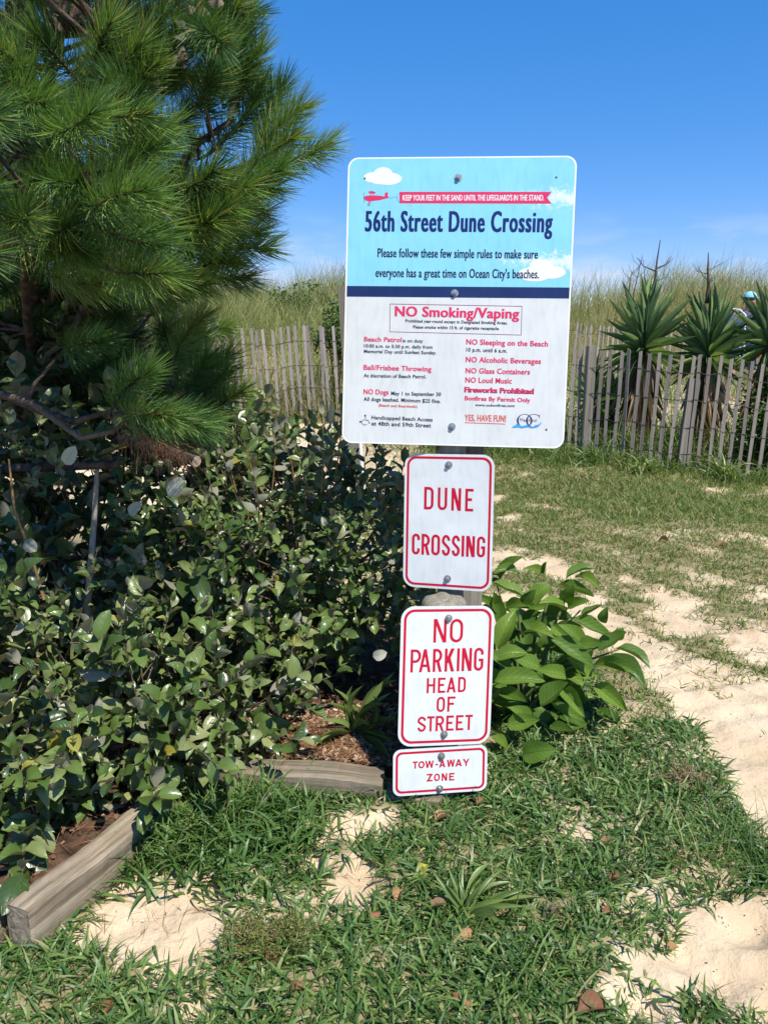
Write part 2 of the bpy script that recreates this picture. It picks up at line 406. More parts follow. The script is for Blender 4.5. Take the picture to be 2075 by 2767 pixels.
# ------------------------------------------------------------------ turf map (where the mat of grass grows), in ground coordinates
def pip(poly, X, Y):
    """signed distance-ish: inside mask of polygon, vectorised"""
    ins = np.zeros(np.shape(X), bool)
    n = len(poly)
    for i in range(n):
        x0, y0 = poly[i]; x1, y1 = poly[(i + 1) % n]
        if y0 == y1: continue
        c = ((y0 > Y) != (y1 > Y)) & (X < (x1 - x0) * (Y - y0) / (y1 - y0) + x0)
        ins ^= c
    return ins
def gpoly(pts):
    return [(g.x, g.y) for g in (ground_pt(*p) for p in pts)]
SAND = [gpoly(p) for p in (
    [(1100, 1660), (1400, 1590), (1520, 1590), (1640, 1640), (1760, 1700), (1900, 1755), (2075, 1850), (2400, 1980), (2400, 2330), (2030, 2270), (1975, 2150), (1890, 1990), (1790, 1890), (1690, 1800), (1560, 1720), (1300, 1720)],
    [(150, 2575), (300, 2430), (420, 2345), (560, 2310), (760, 2320), (900, 2300), (1010, 2320), (1020, 2420), (930, 2460), (830, 2430), (800, 2500), (680, 2500), (640, 2570), (650, 2650), (590, 2740), (470, 2700), (400, 2610), (250, 2590)],
    [(850, 2205), (1050, 2200), (1080, 2240), (1000, 2290), (860, 2285)],
    [(1990, 2440), (2075, 2425), (2300, 2470), (2300, 2560), (2050, 2540)],
    [(1640, 2660), (1760, 2620), (1860, 2650), (1800, 2720), (1660, 2730)],
    [(1780, 2560), (1830, 2480), (1930, 2490), (1900, 2560)],
)]
HALF = [gpoly([(1500, 2800), (1560, 2640), (1700, 2560), (1790, 2590), (1850, 2470), (1960, 2450), (2100, 2440), (2300, 2700), (2150, 2900)]), gpoly([(1330, 1440), (1460, 1400), (1560, 1500), (1700, 1560), (1900, 1640), (2075, 1700), (2200, 1900), (1900, 1780), (1640, 1660), (1500, 1610), (1250, 1600)]), gpoly([(640, 2340), (1000, 2330), (1020, 2540), (720, 2560), (560, 2767), (420, 2767), (600, 2500)])]
PATCH_N = [(random.uniform(-1, 1) * k, random.uniform(-1, 1) * k, random.uniform(0, 6.28), a) for k, a in ((3, .5), (6, .5), (11, .45), (18, .4), (30, .35), (45, .25)) for _ in range(3)]
def patchy(x, y):
    return sum(a * np.sin(kx * x + ky * y + p) for kx, ky, p, a in PATCH_N) / 2.1
def turf_density(x, y):
    """0 bare sand .. 1 thick turf"""
    jx = x + .022 * np.sin(23 * y + 5 * x) + .014 * np.sin(51 * x + 20 * y)
    jy = y + .022 * np.sin(19 * x - 7 * y) + .014 * np.sin(47 * y - 30 * x)
    d = np.ones(np.shape(x)) * .98
    for p in SAND: d = np.where(pip(p, jx, jy), .05, d)
    far_ = S(3.2, 5.0, y)
    n = patchy(x, y)
    for p, hb in zip(HALF, (.60, .66, .20)): d = np.where(pip(p, jx, jy), hb + .9 * np.clip(n + .25 * np.sin(40 * x) * np.sin(37 * y), -.6, .5), d)
    low = np.sin(2.1 * x + 1.3 * y) * np.sin(1.7 * y - .9 * x + 1) + .5 * np.sin(4.3 * x - 2.2 * y)
    d = d + np.minimum(n, .25) * (.34 + .30 * far_) - far_ * (1 - S(6.8, 8.2, y)) * .13 * np.clip(low, -.3, 1) - .12 * far_
    # the sandy walk goes on beyond the sign towards the dune gap on the left
    walk = (S(-3.4, -2.4, x) * (1 - S(.1, .9, x)) * S(6.0, 7.5, y))
    d = d * (1 - walk * .95)
    # thinner at the bottom right
    thin = S(.1, .9, x) * (1 - S(1.7, 2.3, y)) * .22 + (1 - S(-.5, .1, x)) * S(1.6, 1.75, y) * (1 - S(2.0, 2.2, y)) * .35
    d = d - thin
    return np.clip(d + np.where(d > .35, .12, 0), 0, 1)

# ------------------------------------------------------------------ ground sheet
def axis(segs):
    out = []
    for a, b, st in segs:
        out += list(np.arange(a, b, st))
    out.append(segs[-1][1])
    return np.array(out)
gx = axis([(-900, -60, 60), (-60, -12, 4), (-12, -5, .5), (-5, -1.6, .12), (-1.6, 2.6, .022), (2.6, 6, .08), (6, 12, .4), (12, 60, 4), (60, 901, 60)])
gy = axis([(-40, -4, 4), (-4, 1.1, .25), (1.1, 4.2, .022), (4.2, 6, .035), (6, 12, .09), (12, 26, .35), (26, 60, 2), (60, 900, 40), (900, 2501, 160)])
GX, GY = np.meshgrid(gx, gy)
GZ = terrain(GX, GY)
d_ = turf_density(GX, GY)
# foot-trodden hollows and little humps in the bare sand
bump_n = sum(.0035 * np.sin(kx * GX + ky * GY + p) for kx, ky, p in [(random.uniform(-1, 1) * k, random.uniform(-1, 1) * k, random.uniform(0, 6.28)) for k in (25, 33, 40, 52, 64, 80)])
GZ = GZ + np.where((GY > 1) & (GY < 8), bump_n, 0) + .012 * d_ * ((GY > 1) & (GY < 6))
rdd = random.Random(21)
for _ in range(340):
    if _ % 3: dxx, dyy = rdd.uniform(.6, 2.4), rdd.uniform(2.4, 5.0)
    else: dxx, dyy = rdd.uniform(-.9, 1.3), rdd.uniform(1.2, 2.3)
    if float(turf_density(np.array(dxx), np.array(dyy))) > .5: continue
    ra = rdd.uniform(.03, .09); rb = ra * rdd.uniform(.45, .9); an = rdd.uniform(0, 3.1); dp = ra * rdd.uniform(.10, .22)
    m_ = (np.abs(GX - dxx) < .3) & (np.abs(GY - dyy) < .3)
    u_ = ((GX[m_] - dxx) * math.cos(an) + (GY[m_] - dyy) * math.sin(an)) / ra; v_ = (-(GX[m_] - dxx) * math.sin(an) + (GY[m_] - dyy) * math.cos(an)) / rb
    q_ = u_ * u_ + v_ * v_
    GZ[m_] += -dp * np.exp(-q_ ** 1.5) + dp * .5 * np.exp(-((np.sqrt(q_) - 1.5) / .4) ** 2)
nx, ny = len(gx), len(gy)
ii = (np.arange(ny - 1)[:, None] * nx + np.arange(nx - 1)[None, :]).reshape(-1)
gf = np.stack([ii, ii + 1, ii + 1 + nx, ii + nx], 1)
litter = (1 - S(2.4, 3.2, GY)) * (1 - S(.4, .9, GX)) * .6 + .35
turf_attr = np.where(GY < 7.6, d_, np.where(GX > -.4, .6, .2)) * (1 - S(60, 90, GY) * 0)
gme = mesh_np('ground', np.stack([GX, GY, GZ], -1).reshape(-1, 3), gf, M['sand'], {'turf': turf_attr.reshape(-1), 'litter': litter.reshape(-1)})
tag(link('ground', gme), kind='structure')

# ------------------------------------------------------------------ grass ribbons
def ribbons(name, P, length, width, head, elev, bend, nseg, mat, rnd, label, fold=0.0, taper=1.3, curl=0.0, kind='stuff', cat=None):
    n = len(P)
    if n == 0: return None
    P = np.asarray(P, float)
    t = np.linspace(0, 1, nseg + 1)
    e = elev[:, None] - bend[:, None] * t[None, :]
    hd = head[:, None] + curl * (rnd[:, None] - .5) * t[None, :]
    step = (length / nseg)[:, None]
    dx = np.cos(e) * np.cos(hd) * step; dy = np.cos(e) * np.sin(hd) * step; dz = np.sin(e) * step
    X = P[:, 0:1] + np.concatenate([np.zeros((n, 1)), np.cumsum(dx[:, :-1], 1)], 1)
    Y = P[:, 1:2] + np.concatenate([np.zeros((n, 1)), np.cumsum(dy[:, :-1], 1)], 1)
    Z = P[:, 2:3] + np.concatenate([np.zeros((n, 1)), np.cumsum(dz[:, :-1], 1)], 1)
    w = width[:, None] * (1 - t[None, :] ** taper) * .5 * (0.6 + .4 * np.minimum(1, t[None, :] * 4)) + width[:, None] * .03
    tw = rng.uniform(-.9, .9, n)[:, None] + 0 * t[None, :]
    sx = -np.sin(hd); sy = np.cos(hd)
    nxv = -np.sin(e) * np.cos(hd); nyv = -np.sin(e) * np.sin(hd); nzv = np.cos(e)
    ax = sx * np.cos(tw) + nxv * np.sin(tw); ay = sy * np.cos(tw) + nyv * np.sin(tw); az = nzv * np.sin(tw)
    A = np.stack([X - ax * w, Y - ay * w, Z - az * w], -1)
    B = np.stack([X + ax * w, Y + ay * w, Z + az * w], -1)
    V = np.stack([A, B], 2).reshape(-1, 3)
    base = (np.arange(n) * (nseg + 1) * 2)[:, None] + (np.arange(nseg) * 2)[None, :]
    base = base.reshape(-1)
    Fq = np.stack([base, base + 1, base + 3, base + 2], 1)
    rr = np.repeat(rnd, (nseg + 1) * 2)
    me = mesh_np(name, V, Fq, mat, {'rnd': rr})
    o = link(name, me)
    tag(o, label, cat, None, kind)
    return o

def scatter(n, x0, x1, y0, y1, dens, zoff=0.0, cell=.11):
    """clumped scatter: points gathered around random tuft centres, thinned by the density map"""
    x = rng.uniform(x0, x1, n); y = rng.uniform(y0, y1, n)
    k = 2 * np.pi
    d = dens(x, y)
    keep = rng.uniform(0, 1, n) < d
    x, y = x[keep], y[keep]
    return np.stack([x, y, terrain(x, y) + zoff], 1)
def in_bed(x, y):
    return pip(BED, x, y)
# planted bed behind the timbers
TL0 = (-.963, 1.71); TL1 = (-.62, 2.22); TM0 = (-.62, 2.36); TM1 = (.0, 2.30); TR1 = (.20, 2.26)
BED = [(-1.02, 1.66), (-.74, 2.10), (-.60, 2.34), (-.40, 2.33), (.05, 2.27), (.24, 2.24), (.42, 2.6), (.3, 3.5), (-.6, 4.2), (-3.2, 4.4), (-3.6, 1.66)]

def turf():
    # thick low mat with short broad blades, near
    P = scatter(115000, -1.3, 2.3, 1.15, 3.5, lambda x, y: np.clip(turf_density(x, y) * 1.1, 0, 1) ** 1.6 * (~in_bed(x, y)) * ((y < 2.75) | (x < .95)))
    n = len(P); rnd = rng.uniform(0, .96, n) ** 1.15
    L_ = rng.uniform(.022, .070, n) * (0.8 + .5 * turf_density(P[:, 0], P[:, 1]))
    sparse = turf_density(P[:, 0], P[:, 1]) < .35
    P[:, 2] += rng.uniform(-.004, .022, n) * (~sparse)
    ribbons('crabgrass_turf', P, L_, rng.uniform(.0055, .0120, n), rng.uniform(0, 6.28, n), rng.uniform(.05, 1.1, n), rng.uniform(.3, 1.6, n), 3, M['turf'], rnd, 'thick dark green mat of short crabgrass around the foot of the signs', curl=1.2)
    # yellowed and dry blades in it
    P = scatter(24000, -1.5, 2.3, 1.15, 3.5, lambda x, y: (turf_density(x, y) > .12) * (.3 + .7 * S(.1, 1.2, x) * (1 - S(1.7, 2.6, y))) * (~in_bed(x, y)))
    n = len(P)
    ribbons('dry_grass_litter', P, rng.uniform(.03, .09, n), rng.uniform(.0012, .003, n), rng.uniform(0, 6.28, n), rng.uniform(0, .8, n), rng.uniform(0, .8, n), 3, M['dry'], rng.uniform(0, 1, n), 'straw coloured dead blades scattered through the green turf', curl=1.5)
    # lawn between sign and fence
    P = scatter(350000, -1.0, 6.2, 2.75, 9.2, lambda x, y: ((y > 3.4) | (x > .95)) * np.clip(turf_density(x, y), 0, 1) ** 1.1 * (y < np.interp(x, [0, 2.17, 3.0, 4.2, 8], [9.0, 8.75, 8.25, 8.05, 7.8])) * (~in_bed(x, y)))
    n = len(P)
    g = S(-.3, .5, patchy(P[:, 0] * .6 + 3, P[:, 1] * .6))
    rnd = np.clip(rng.uniform(0, 1, n) * .75 + (1 - g) * .35 * rng.uniform(0, 1, n), 0, .99)
    near = 1 - S(4, 7, P[:, 1])
    ribbons('lawn_grass', P, rng.uniform(.03, .09, n) * (1 - .2 * near), rng.uniform(.005, .010, n), rng.uniform(0, 6.28, n), rng.uniform(.25, 1.3, n), rng.uniform(.2, 1.4, n), 2, M['lawn'], rnd, 'patchy sunlit lawn grass between the sandy path and the slat fence', curl=1.0)
    # thin blades straggling on to the sand
    P = scatter(14000, -1.2, 2.6, 1.2, 5.2, lambda x, y: (turf_density(x, y) > .02) * (turf_density(x, y) < .7) * (patchy(x + 4, y) > .25) * .35 * (~in_bed(x, y)))
    n = len(P)
    ribbons('straggling_grass', P, rng.uniform(.04, .11, n), rng.uniform(.003, .006, n), rng.uniform(0, 6.28, n), rng.uniform(0, .7, n), rng.uniform(.1, .9, n), 4, M['turf'], rng.uniform(.3, .95, n), 'thin green runners straggling over the bare sand', curl=1.5)
    # longer blades at the foot of the right-hand fence
    def fx(t): return np.interp(t, [0, .5, 1], [-.3, 2.3, 4.9]), np.interp(t, [0, .5, 1], [8.85, 8.5, 7.8])
    t = rng.uniform(0, 1, 5200); x, y = fx(t); x = x + rng.normal(0, .12, len(t)); y = y + rng.normal(-.05, .22, len(t))
    c = patchy(x * 1.4 + 9, y * 1.4) > -.35; x, y = x[c], y[c]; n = len(x)
    ribbons('fence_foot_grass', np.stack([x, y, terrain(x, y)], 1), rng.uniform(.12, .34, n), rng.uniform(.006, .014, n), rng.uniform(0, 6.28, n), rng.uniform(.7, 1.5, n), rng.uniform(.6, 2.1, n), 5, M['tall'], rng.uniform(0, .95, n), 'long bright green grass arching along the foot of the slat fence', curl=.8)
    # taller clump left of the middle timber
    k = 1500
    a = rng.uniform(0, 1, k)
    x = -.46 + rng.normal(0, .12, k); y = 2.08 + rng.normal(0, .11, k) + .08 * (x + .4)
    ok = ~pip(BED, x, y + .02); x, y = x[ok], y[ok]; n = len(x)
    ribbons('bright_grass_clump', np.stack([x, y, terrain(x, y)], 1), rng.uniform(.06, .17, n), rng.uniform(.008, .015, n), rng.uniform(0, 6.28, n), rng.uniform(.5, 1.45, n), rng.uniform(.5, 1.9, n), 5, M['turf'], rng.uniform(.45, .95, n), 'taller bright green blades in front of the middle bed timber', curl=1.0)
    # rank grass over the bed edge
    k = 700
    x = rng.uniform(-.75, -.38, k); y = np.interp(x, [-.75, -.25], [2.0, 2.30]) + rng.normal(-.03, .05, k)
    n = k
    ribbons('bed_edge_grass', np.stack([x, y, terrain(x, y)], 1), rng.uniform(.08, .20, n), rng.uniform(.006, .013, n), rng.uniform(0, 6.28, n), rng.uniform(.8, 1.5, n), rng.uniform(.4, 1.5, n), 5, M['turf'], rng.uniform(.2, .9, n), 'dark green grass crowding the gap between the two bed timbers', curl=.8)
    # dune grass behind the fences
    k = 78000
    x = rng.uniform(-9, 13, k); y = 9.9 + rng.uniform(0, 1, k) ** .9 * 10
    okl = (x < .9) & (y > 10.15)
    okr = (x >= .9) & (y > 15.0)
    # sandy gap between the two banks is hidden by the sign
    ok = (okl | okr); x, y = x[ok], y[ok]; n = len(x)
    z = terrain(x, y)
    clump = S(-.6, .6, patchy(x * .35, y * .35))
    L_ = rng.uniform(.5, 1.15, n) * (.85 + .4 * clump)
    green = S(-.5, .5, patchy(x * .22 + 7, y * .3))
    rnd = np.clip(rng.beta(1.6, 1.8, n) * .8 + (1 - green) * .22 - .08, 0, 1)
    ribbons('dune_grass', np.stack([x, y, z], 1), L_, rng.uniform(.006, .014, n), rng.normal(.3, 1.6, n), rng.uniform(1.05, 1.55, n), rng.uniform(.2, 1.5, n) ** 1.3, 4, M['dune'], rnd, 'tall olive and straw beach grass covering the dune behind the fences', curl=.6)
    # dark low growth at its foot, close behind the left fence
    k = 3600
    x = rng.uniform(-3.6, .9, k); y = rng.uniform(9.75, 10.9, k)
    n = k
    ribbons('fence_back_grass', np.stack([x, y, terrain(x, y)], 1), rng.uniform(.25, .8, n), rng.uniform(.006, .013, n), rng.uniform(0, 6.28, n), rng.uniform(.8, 1.55, n), rng.uniform(.2, 1.4, n), 5, M['dune'], np.where(rng.uniform(0, 1, n) < .5, rng.uniform(.9, 1.0, n), rng.uniform(0, .4, n)), 'brown and green stalks standing right behind the left fence')
    # rank growth among and behind the yuccas
    k = 9000
    x = rng.uniform(.9, 8.5, k); y = rng.uniform(8.3, 14.8, k); y = np.where(rng.uniform(0, 1, k) < .5, 8.2 + (y - 8.3) * .35, y); ok = y > np.interp(x, [0, 2.17, 3.0, 4.2, 8], [9.0, 8.75, 8.25, 8.05, 7.8]); x, y = x[ok], y[ok]; n = len(x)
    mixg = rng.uniform(0, 1, n)
    ribbons('yucca_bed_grass', np.stack([x, y, terrain(x, y)], 1), rng.uniform(.25, .75, n), rng.uniform(.008, .016, n), rng.uniform(0, 6.28, n), rng.uniform(.7, 1.5, n), rng.uniform(.3, 1.9, n), 4, M['tall'], np.where(mixg < .35, .99, mixg * .9), 'green and straw coloured growth filling the ground around the yuccas')
    # seed stalks above the crest
    k = 420
    x = rng.uniform(-8, 12, k); y = rng.uniform(12.5, 20, k); ok = (x < .9) | (y > 15.5); x, y = x[ok], y[ok]; n = len(x)
    ribbons('sea_oat_stalks', np.stack([x, y, terrain(x, y)], 1), rng.uniform(.9, 1.5, n), rng.uniform(.006, .016, n), rng.normal(.2, .8, n), rng.uniform(1.35, 1.55, n), rng.uniform(.2, 1.3, n), 8, M['dry'], rng.uniform(.3, 1, n), 'thin nodding seed stalks rising above the dune grass')
turf()

# ------------------------------------------------------------------ leaf shapes
def leaf_shape(nl=5, nw=3, prof=None, fold=.12, arch=.15, wavy=0.0, ph=0.0, curl=0.0):
    """leaf of length 1 along +Y, full width 1 along X, upper side +Z; returns verts, quads, luv"""
    V = []; U = []
    for j in range(nl + 1):
        v = j / nl
        w = prof(v)
        for i in range(nw):
            u = -1 + 2 * i / (nw - 1)
            z = fold * abs(u) * w - arch * 4 * (v - .5) ** 2 * .5 + arch * .5 + wavy * math.sin(v * 11 + ph + (1.3 if u > 0 else 0)) * abs(u) + curl * u * u * w
            V.append((u * w * .5, v, z)); U.append((u, v, 0))
    Fq = []
    for j in range(nl):
        for i in range(nw - 1):
            a = j * nw + i
            Fq.append((a, a + 1, a + 1 + nw, a + nw))
    return np.array(V, float), np.array(Fq), np.array(U, float)
def p_ell(v): return max(.03, math.sin(math.pi * min(1, v ** .9)) ** .48)
def p_ovate(v): return max(.03, math.sin(math.pi * v ** .78) ** .7)
def p_lance(v): return max(.02, math.sin(math.pi * v ** .6) ** 1.1)
def p_strap(v): return max(.04, (.35 + .65 * min(1, v * 2.2)) * (1 - max(0, (v - .55) / .45) ** 2.2))
def p_sword(v): return max(.02, min(1, .55 + v * 1.3) * (1 - max(0, (v - .35) / .65) ** 1.6))

def leaf_mesh(name, shape, mat):
    V, Fq, U = shape
    return mesh_np(name, V, Fq, mat, {'luv': U, 'rnd': np.zeros(len(V))})
def leaf_mat(base, tip, nrm, width, zscale=None):
    base = Vector(base); tip = Vector(tip)
    y = tip - base; L_ = y.length; y = y.normalized()
    z = Vector(nrm); z = z - y * z.dot(y)
    if z.length < 1e-4: z = Vector((0, 0, 1)) - y * y.z
    if z.length < 1e-4: z = Vector((1, 0, 0))
    z.normalize(); x = y.cross(z)
    zs = zscale if zscale else L_
    return Matrix(((x.x * width, y.x * L_, z.x * zs, base.x), (x.y * width, y.y * L_, z.y * zs, base.y), (x.z * width, y.z * L_, z.z * zs, base.z), (0, 0, 0, 1)))
def visible_pick(Ms, limit, cell=9.0):
    """indices of up to limit transforms nearest the camera in each screen cell"""
    C_ = np.array([[m[0][3] + m[0][1] * .5, m[1][3] + m[1][1] * .5, m[2][3] + m[2][1] * .5] for m in Ms])
    px, py, d = proj(C_)
    ok = (px > -40) & (px < 2115) & (py > -40) & (py < 2807)
    best = {}
    for i in np.argsort(d):
        if not ok[i]: continue
        k = (int(px[i] // cell), int(py[i] // cell))
        if k not in best: best[k] = i
    idx = sorted(best.values(), key=lambda i: d[i])
    # prefer leaves in front of their neighbourhood: coarse depth check
    coarse = {}
    for i in idx:
        k = (int(px[i] // 60), int(py[i] // 60)); coarse[k] = min(coarse.get(k, 1e9), d[i])
    idx.sort(key=lambda i: d[i] - coarse[(int(px[i] // 60), int(py[i] // 60))])
    return idx[:limit]
def join_leaves(name, Ms, shapes, which, mat, parent, rnds, kind='stuff'):
    Vs = []; Fs = []; Us = []; Rs = []; off = 0
    for s in range(len(shapes)):
        ids = [i for i in range(len(Ms)) if which[i] == s]
        if not ids: continue
        V, Fq, U = shapes[s]
        A = np.array([[list(r) for r in Ms[i]] for i in ids])
        W = np.einsum('nij,mj->nmi', A[:, :3, :3], V) + A[:, None, :3, 3]
        n = len(ids); m = len(V)
        Vs.append(W.reshape(-1, 3))
        Fs.append((Fq[None] + (np.arange(n) * m)[:, None, None] + off).reshape(-1, 4))
        Us.append(np.tile(U, (n, 1))); Rs.append(np.repeat(np.array([rnds[i] for i in ids]), m))
        off += n * m
    me = mesh_np(name, np.concatenate(Vs), np.concatenate(Fs), mat, {'luv': np.concatenate(Us), 'rnd': np.concatenate(Rs)})
    o = link(name, me, parent)
    o['kind'] = kind
    return o

# ------------------------------------------------------------------ signs
SIGN_R = {'big': (.735, .930, (.2362, 2.6119, 1.6536), (1.4085, .0112, -.1005)),
          'dune': (.305, .457, (.2146, 2.505, .940), (1.42, -.031, -.283)),
          'park': (.305, .457, (.1997, 2.265, .4926), (1.4225, .0479, .1513)),
          'tow': (.312, .155, (.1825, 2.1895, .2001), (1.4329, .0705, .1932))}
def pose(key):
    if key == 'tow':      # shares the post and the plane of the sign above it
        Mp = pose('park'); Mi = Mp.inverted(); d = Mi.to_3x3() @ ray(1190, 2082); o = Mi @ Vector((0, 0, CAM_H))
        return Mp @ Matrix.Translation(o - d * (o.z / d.z)) @ Matrix.Rotation(R(1.1), 4, 'Z')
    w, h, loc, rot = SIGN_R[key]
    return Matrix.Translation(loc) @ Matrix.Rotation(rot[2], 4, 'Z') @ Matrix.Rotation(rot[1], 4, 'Y') @ Matrix.Rotation(rot[0], 4, 'X')
CROPS = {1: (900, 400, 2.37), 2: (900, 780, 2.37), 3: (1040, 1190, 5.027), 4: (1040, 1600, 3.815), 0: (0, 0, 1)}
class Plate:
    def __init__(s, name, key, label):
        s.w, s.h = SIGN_R[key][:2]
        s.M = pose(key); s.Mi = s.M.inverted()
        s.o = empty(name, (0, 0, 0), label, 'sign')
        s.o.matrix_world = s.M
        s.o['pose'] = key; POSES[s.o.name] = s.M
        s.lay = 0
    def uv(s, px, py, crop=0):
        ox, oy, sc = CROPS[crop]
        d = ray(ox + px / sc, oy + py / sc); o = Vector((0, 0, CAM_H))
        d2 = s.Mi.to_3x3() @ d; o2 = s.Mi @ o
        t = -o2.z / d2.z
        p = o2 + d2 * t
        return p.x, p.y
    def part(s, name, me):
        return link(name, me, s.o, s.M)
def rrect(w, h, r, n=8, cx=0, cy=0):
    pts = []
    for k, (sx, sy) in enumerate(((1, 1), (-1, 1), (-1, -1), (1, -1))):
        for i in range(n + 1):
            a = math.pi / 2 * (k + i / n)
            pts.append((cx + sx * (w / 2 - r) + r * math.cos(a), cy + sy * (h / 2 - r) + r * math.sin(a)))
    return pts
def flat(mb, pts, z, mi=0):
    mb.add([(x, y, z) for x, y in pts], [tuple(range(len(pts)))], mi)
def ring(mb, outer, inner, z, mi=0):
    n = len(outer)
    mb.add([(x, y, z) for x, y in outer] + [(x, y, z) for x, y in inner], [(i, (i + 1) % n, n + (i + 1) % n, n + i) for i in range(n)], mi)
def stroke(mb, pts, t, z, closed=False, mi=0):
    """mitred flat ribbon"""
    P = [Vector((p[0], p[1])) for p in pts]; n = len(P); Lf = []; Rt = []
    for i in range(n):
        a = P[i - 1] if (i > 0 or closed) else None
        b = P[(i + 1) % n] if (i < n - 1 or closed) else None
        if a is None: d = (b - P[i]).normalized(); m = Vector((-d.y, d.x)); k = 1
        elif b is None: d = (P[i] - a).normalized(); m = Vector((-d.y, d.x)); k = 1
        else:
            d1 = (P[i] - a).normalized(); d2 = (b - P[i]).normalized()
            m = Vector((-(d1 + d2).y, (d1 + d2).x))
            if m.length < 1e-6: m = Vector((-d1.y, d1.x))
            m.normalize(); k = 1 / max(.35, m.dot(Vector((-d1.y, d1.x))))
        Lf.append(P[i] + m * t / 2 * k); Rt.append(P[i] - m * t / 2 * k)
    vs = [(p.x, p.y, z) for p in Lf] + [(p.x, p.y, z) for p in Rt]
    m_ = n if closed else n - 1
    mb.add(vs, [(n + i, n + (i + 1) % n, (i + 1) % n, i) for i in range(m_)], mi)
def arc(cx, cy, rx, ry, a0, a1, n=10):
    return [(cx + rx * math.cos(R(a0 + (a1 - a0) * i / n)), cy + ry * math.sin(R(a0 + (a1 - a0) * i / n))) for i in range(n + 1)]
def glyph(ch, w, t, asp=1.0):
    """strokes of a road-sign capital, cap height 1, width w, stroke t: list of ('s', pts, closed) or ('p', polygon)"""
    h = t / 2; x0, x1 = h, w - h; cx_ = w / 2; rx = (w - t) / 2; ry = rx * 1.15
    top, bot = 1 - h, h
    out = []
    para = lambda xa, ya, xb, yb, th: ('p', [(xa - th / 2, ya), (xa + th / 2, ya), (xb + th / 2, yb), (xb - th / 2, yb)])
    if ch == 'O': out.append(('s', arc(cx_, top - ry, rx, ry, 0, 180) + arc(cx_, bot + ry, rx, ry, 180, 360), True))
    elif ch in 'CG':
        pts = [(x1, .70)] + arc(cx_, top - ry, rx, ry, 8, 180) + arc(cx_, bot + ry, rx, ry, 180, 352)
        if ch == 'C': pts.append((x1, .30))
        else: pts += [(x1, .34), (x1, .47), (w * .5, .47)]
        out.append(('s', pts, False))
    elif ch == 'S':
        r2 = (top - .5) / 2
        pts = [(x1, top - r2 * .95)] + arc(cx_, top - r2, rx, r2, 15, 200, 12) + [(cx_ - rx * .45, .5 + r2 * .28), (cx_ + rx * .45, .5 - r2 * .28)] + arc(cx_, bot + r2, rx, r2, 20, -165, 12) + [(x0, bot + r2 * .95)]
        out.append(('s', pts, False))
    elif ch == 'D':
        out.append(('s', [(cx_, bot), (x0, bot), (x0, top), (cx_, top)] + arc(cx_, top - ry, rx, ry, 80, 0, 7) + arc(cx_, bot + ry, rx, ry, 0, -80, 7), True))
    elif ch == 'U': out.append(('s', [(x0, 1)] + arc(cx_, bot + ry, rx, ry, 180, 360) + [(x1, 1)], False))
    elif ch == 'I': out.append(('s', [(w / 2, 0), (w / 2, 1)], False))
    elif ch == 'N': out += [('s', [(x0, 0), (x0, 1)], False), ('s', [(x1, 0), (x1, 1)], False), para(w - t * .62, 0, t * .62, 1, t * 1.24)]
    elif ch in 'EF':
        out += [('s', [(x0, 0), (x0, 1)], False), ('s', [(0.001, top), (w, top)], False), ('s', [(0.001, .52), (w * .82, .52)], False)]
        if ch == 'E': out.append(('s', [(0.001, bot), (w, bot)], False))
    elif ch == 'H': out += [('s', [(x0, 0), (x0, 1)], False), ('s', [(x1, 0), (x1, 1)], False), ('s', [(0.001, .52), (w, .52)], False)]
    elif ch == 'T': out += [('s', [(w / 2, 0), (w / 2, .999)], False), ('s', [(0, top), (w, top)], False)]
    elif ch in 'PR':
        m = .47; r3 = (top - m) / 2
        out += [('s', [(x0, 0), (x0, 1)], False), ('s', [(x0, top), (x1 - r3 * .8, top)] + arc(x1 - r3 * .8, top - r3, r3 * .8, r3, 80, -80, 9) + [(x1 - r3 * .8, m), (x0, m)], False)]
        if ch == 'R': out.append(para(w - t * .56, 0, w * .52, m, t * 1.12))
    elif ch == 'A': out += [para(t * .55, 0, w / 2, 1, t * 1.08), para(w - t * .55, 0, w / 2, 1, t * 1.08), ('s', [(w * .2, .28), (w * .8, .28)], False)]
    elif ch == 'K': out += [('s', [(x0, 0), (x0, 1)], False), para(t * .7, .36, w - t * .7, 1, t * 1.4), para(w - t * .62, 0, w * .42, .60, t * 1.24)]
    elif ch == 'W':
        q = w / 4; out += [para(t * .5, 1, q, 0, t), para(q, 0, 2 * q, 1, t), para(2 * q, 1, 3 * q, 0, t), para(3 * q, 0, w - t * .5, 1, t)]
    elif ch == 'Y': out += [('s', [(w / 2, 0), (w / 2, .48)], False), para(w / 2, .40, t * .6, 1, t * 1.15), para(w / 2, .40, w - t * .6, 1, t * 1.15)]
    elif ch == 'Z': out += [('s', [(0, top), (w, top)], False), ('s', [(0, bot), (w, bot)], False), para(t * .7, 0.01, w - t * .7, .99, t * 1.4)]
    elif ch == '-': out.append(('s', [(0, .42), (w, .42)], False))
    return out
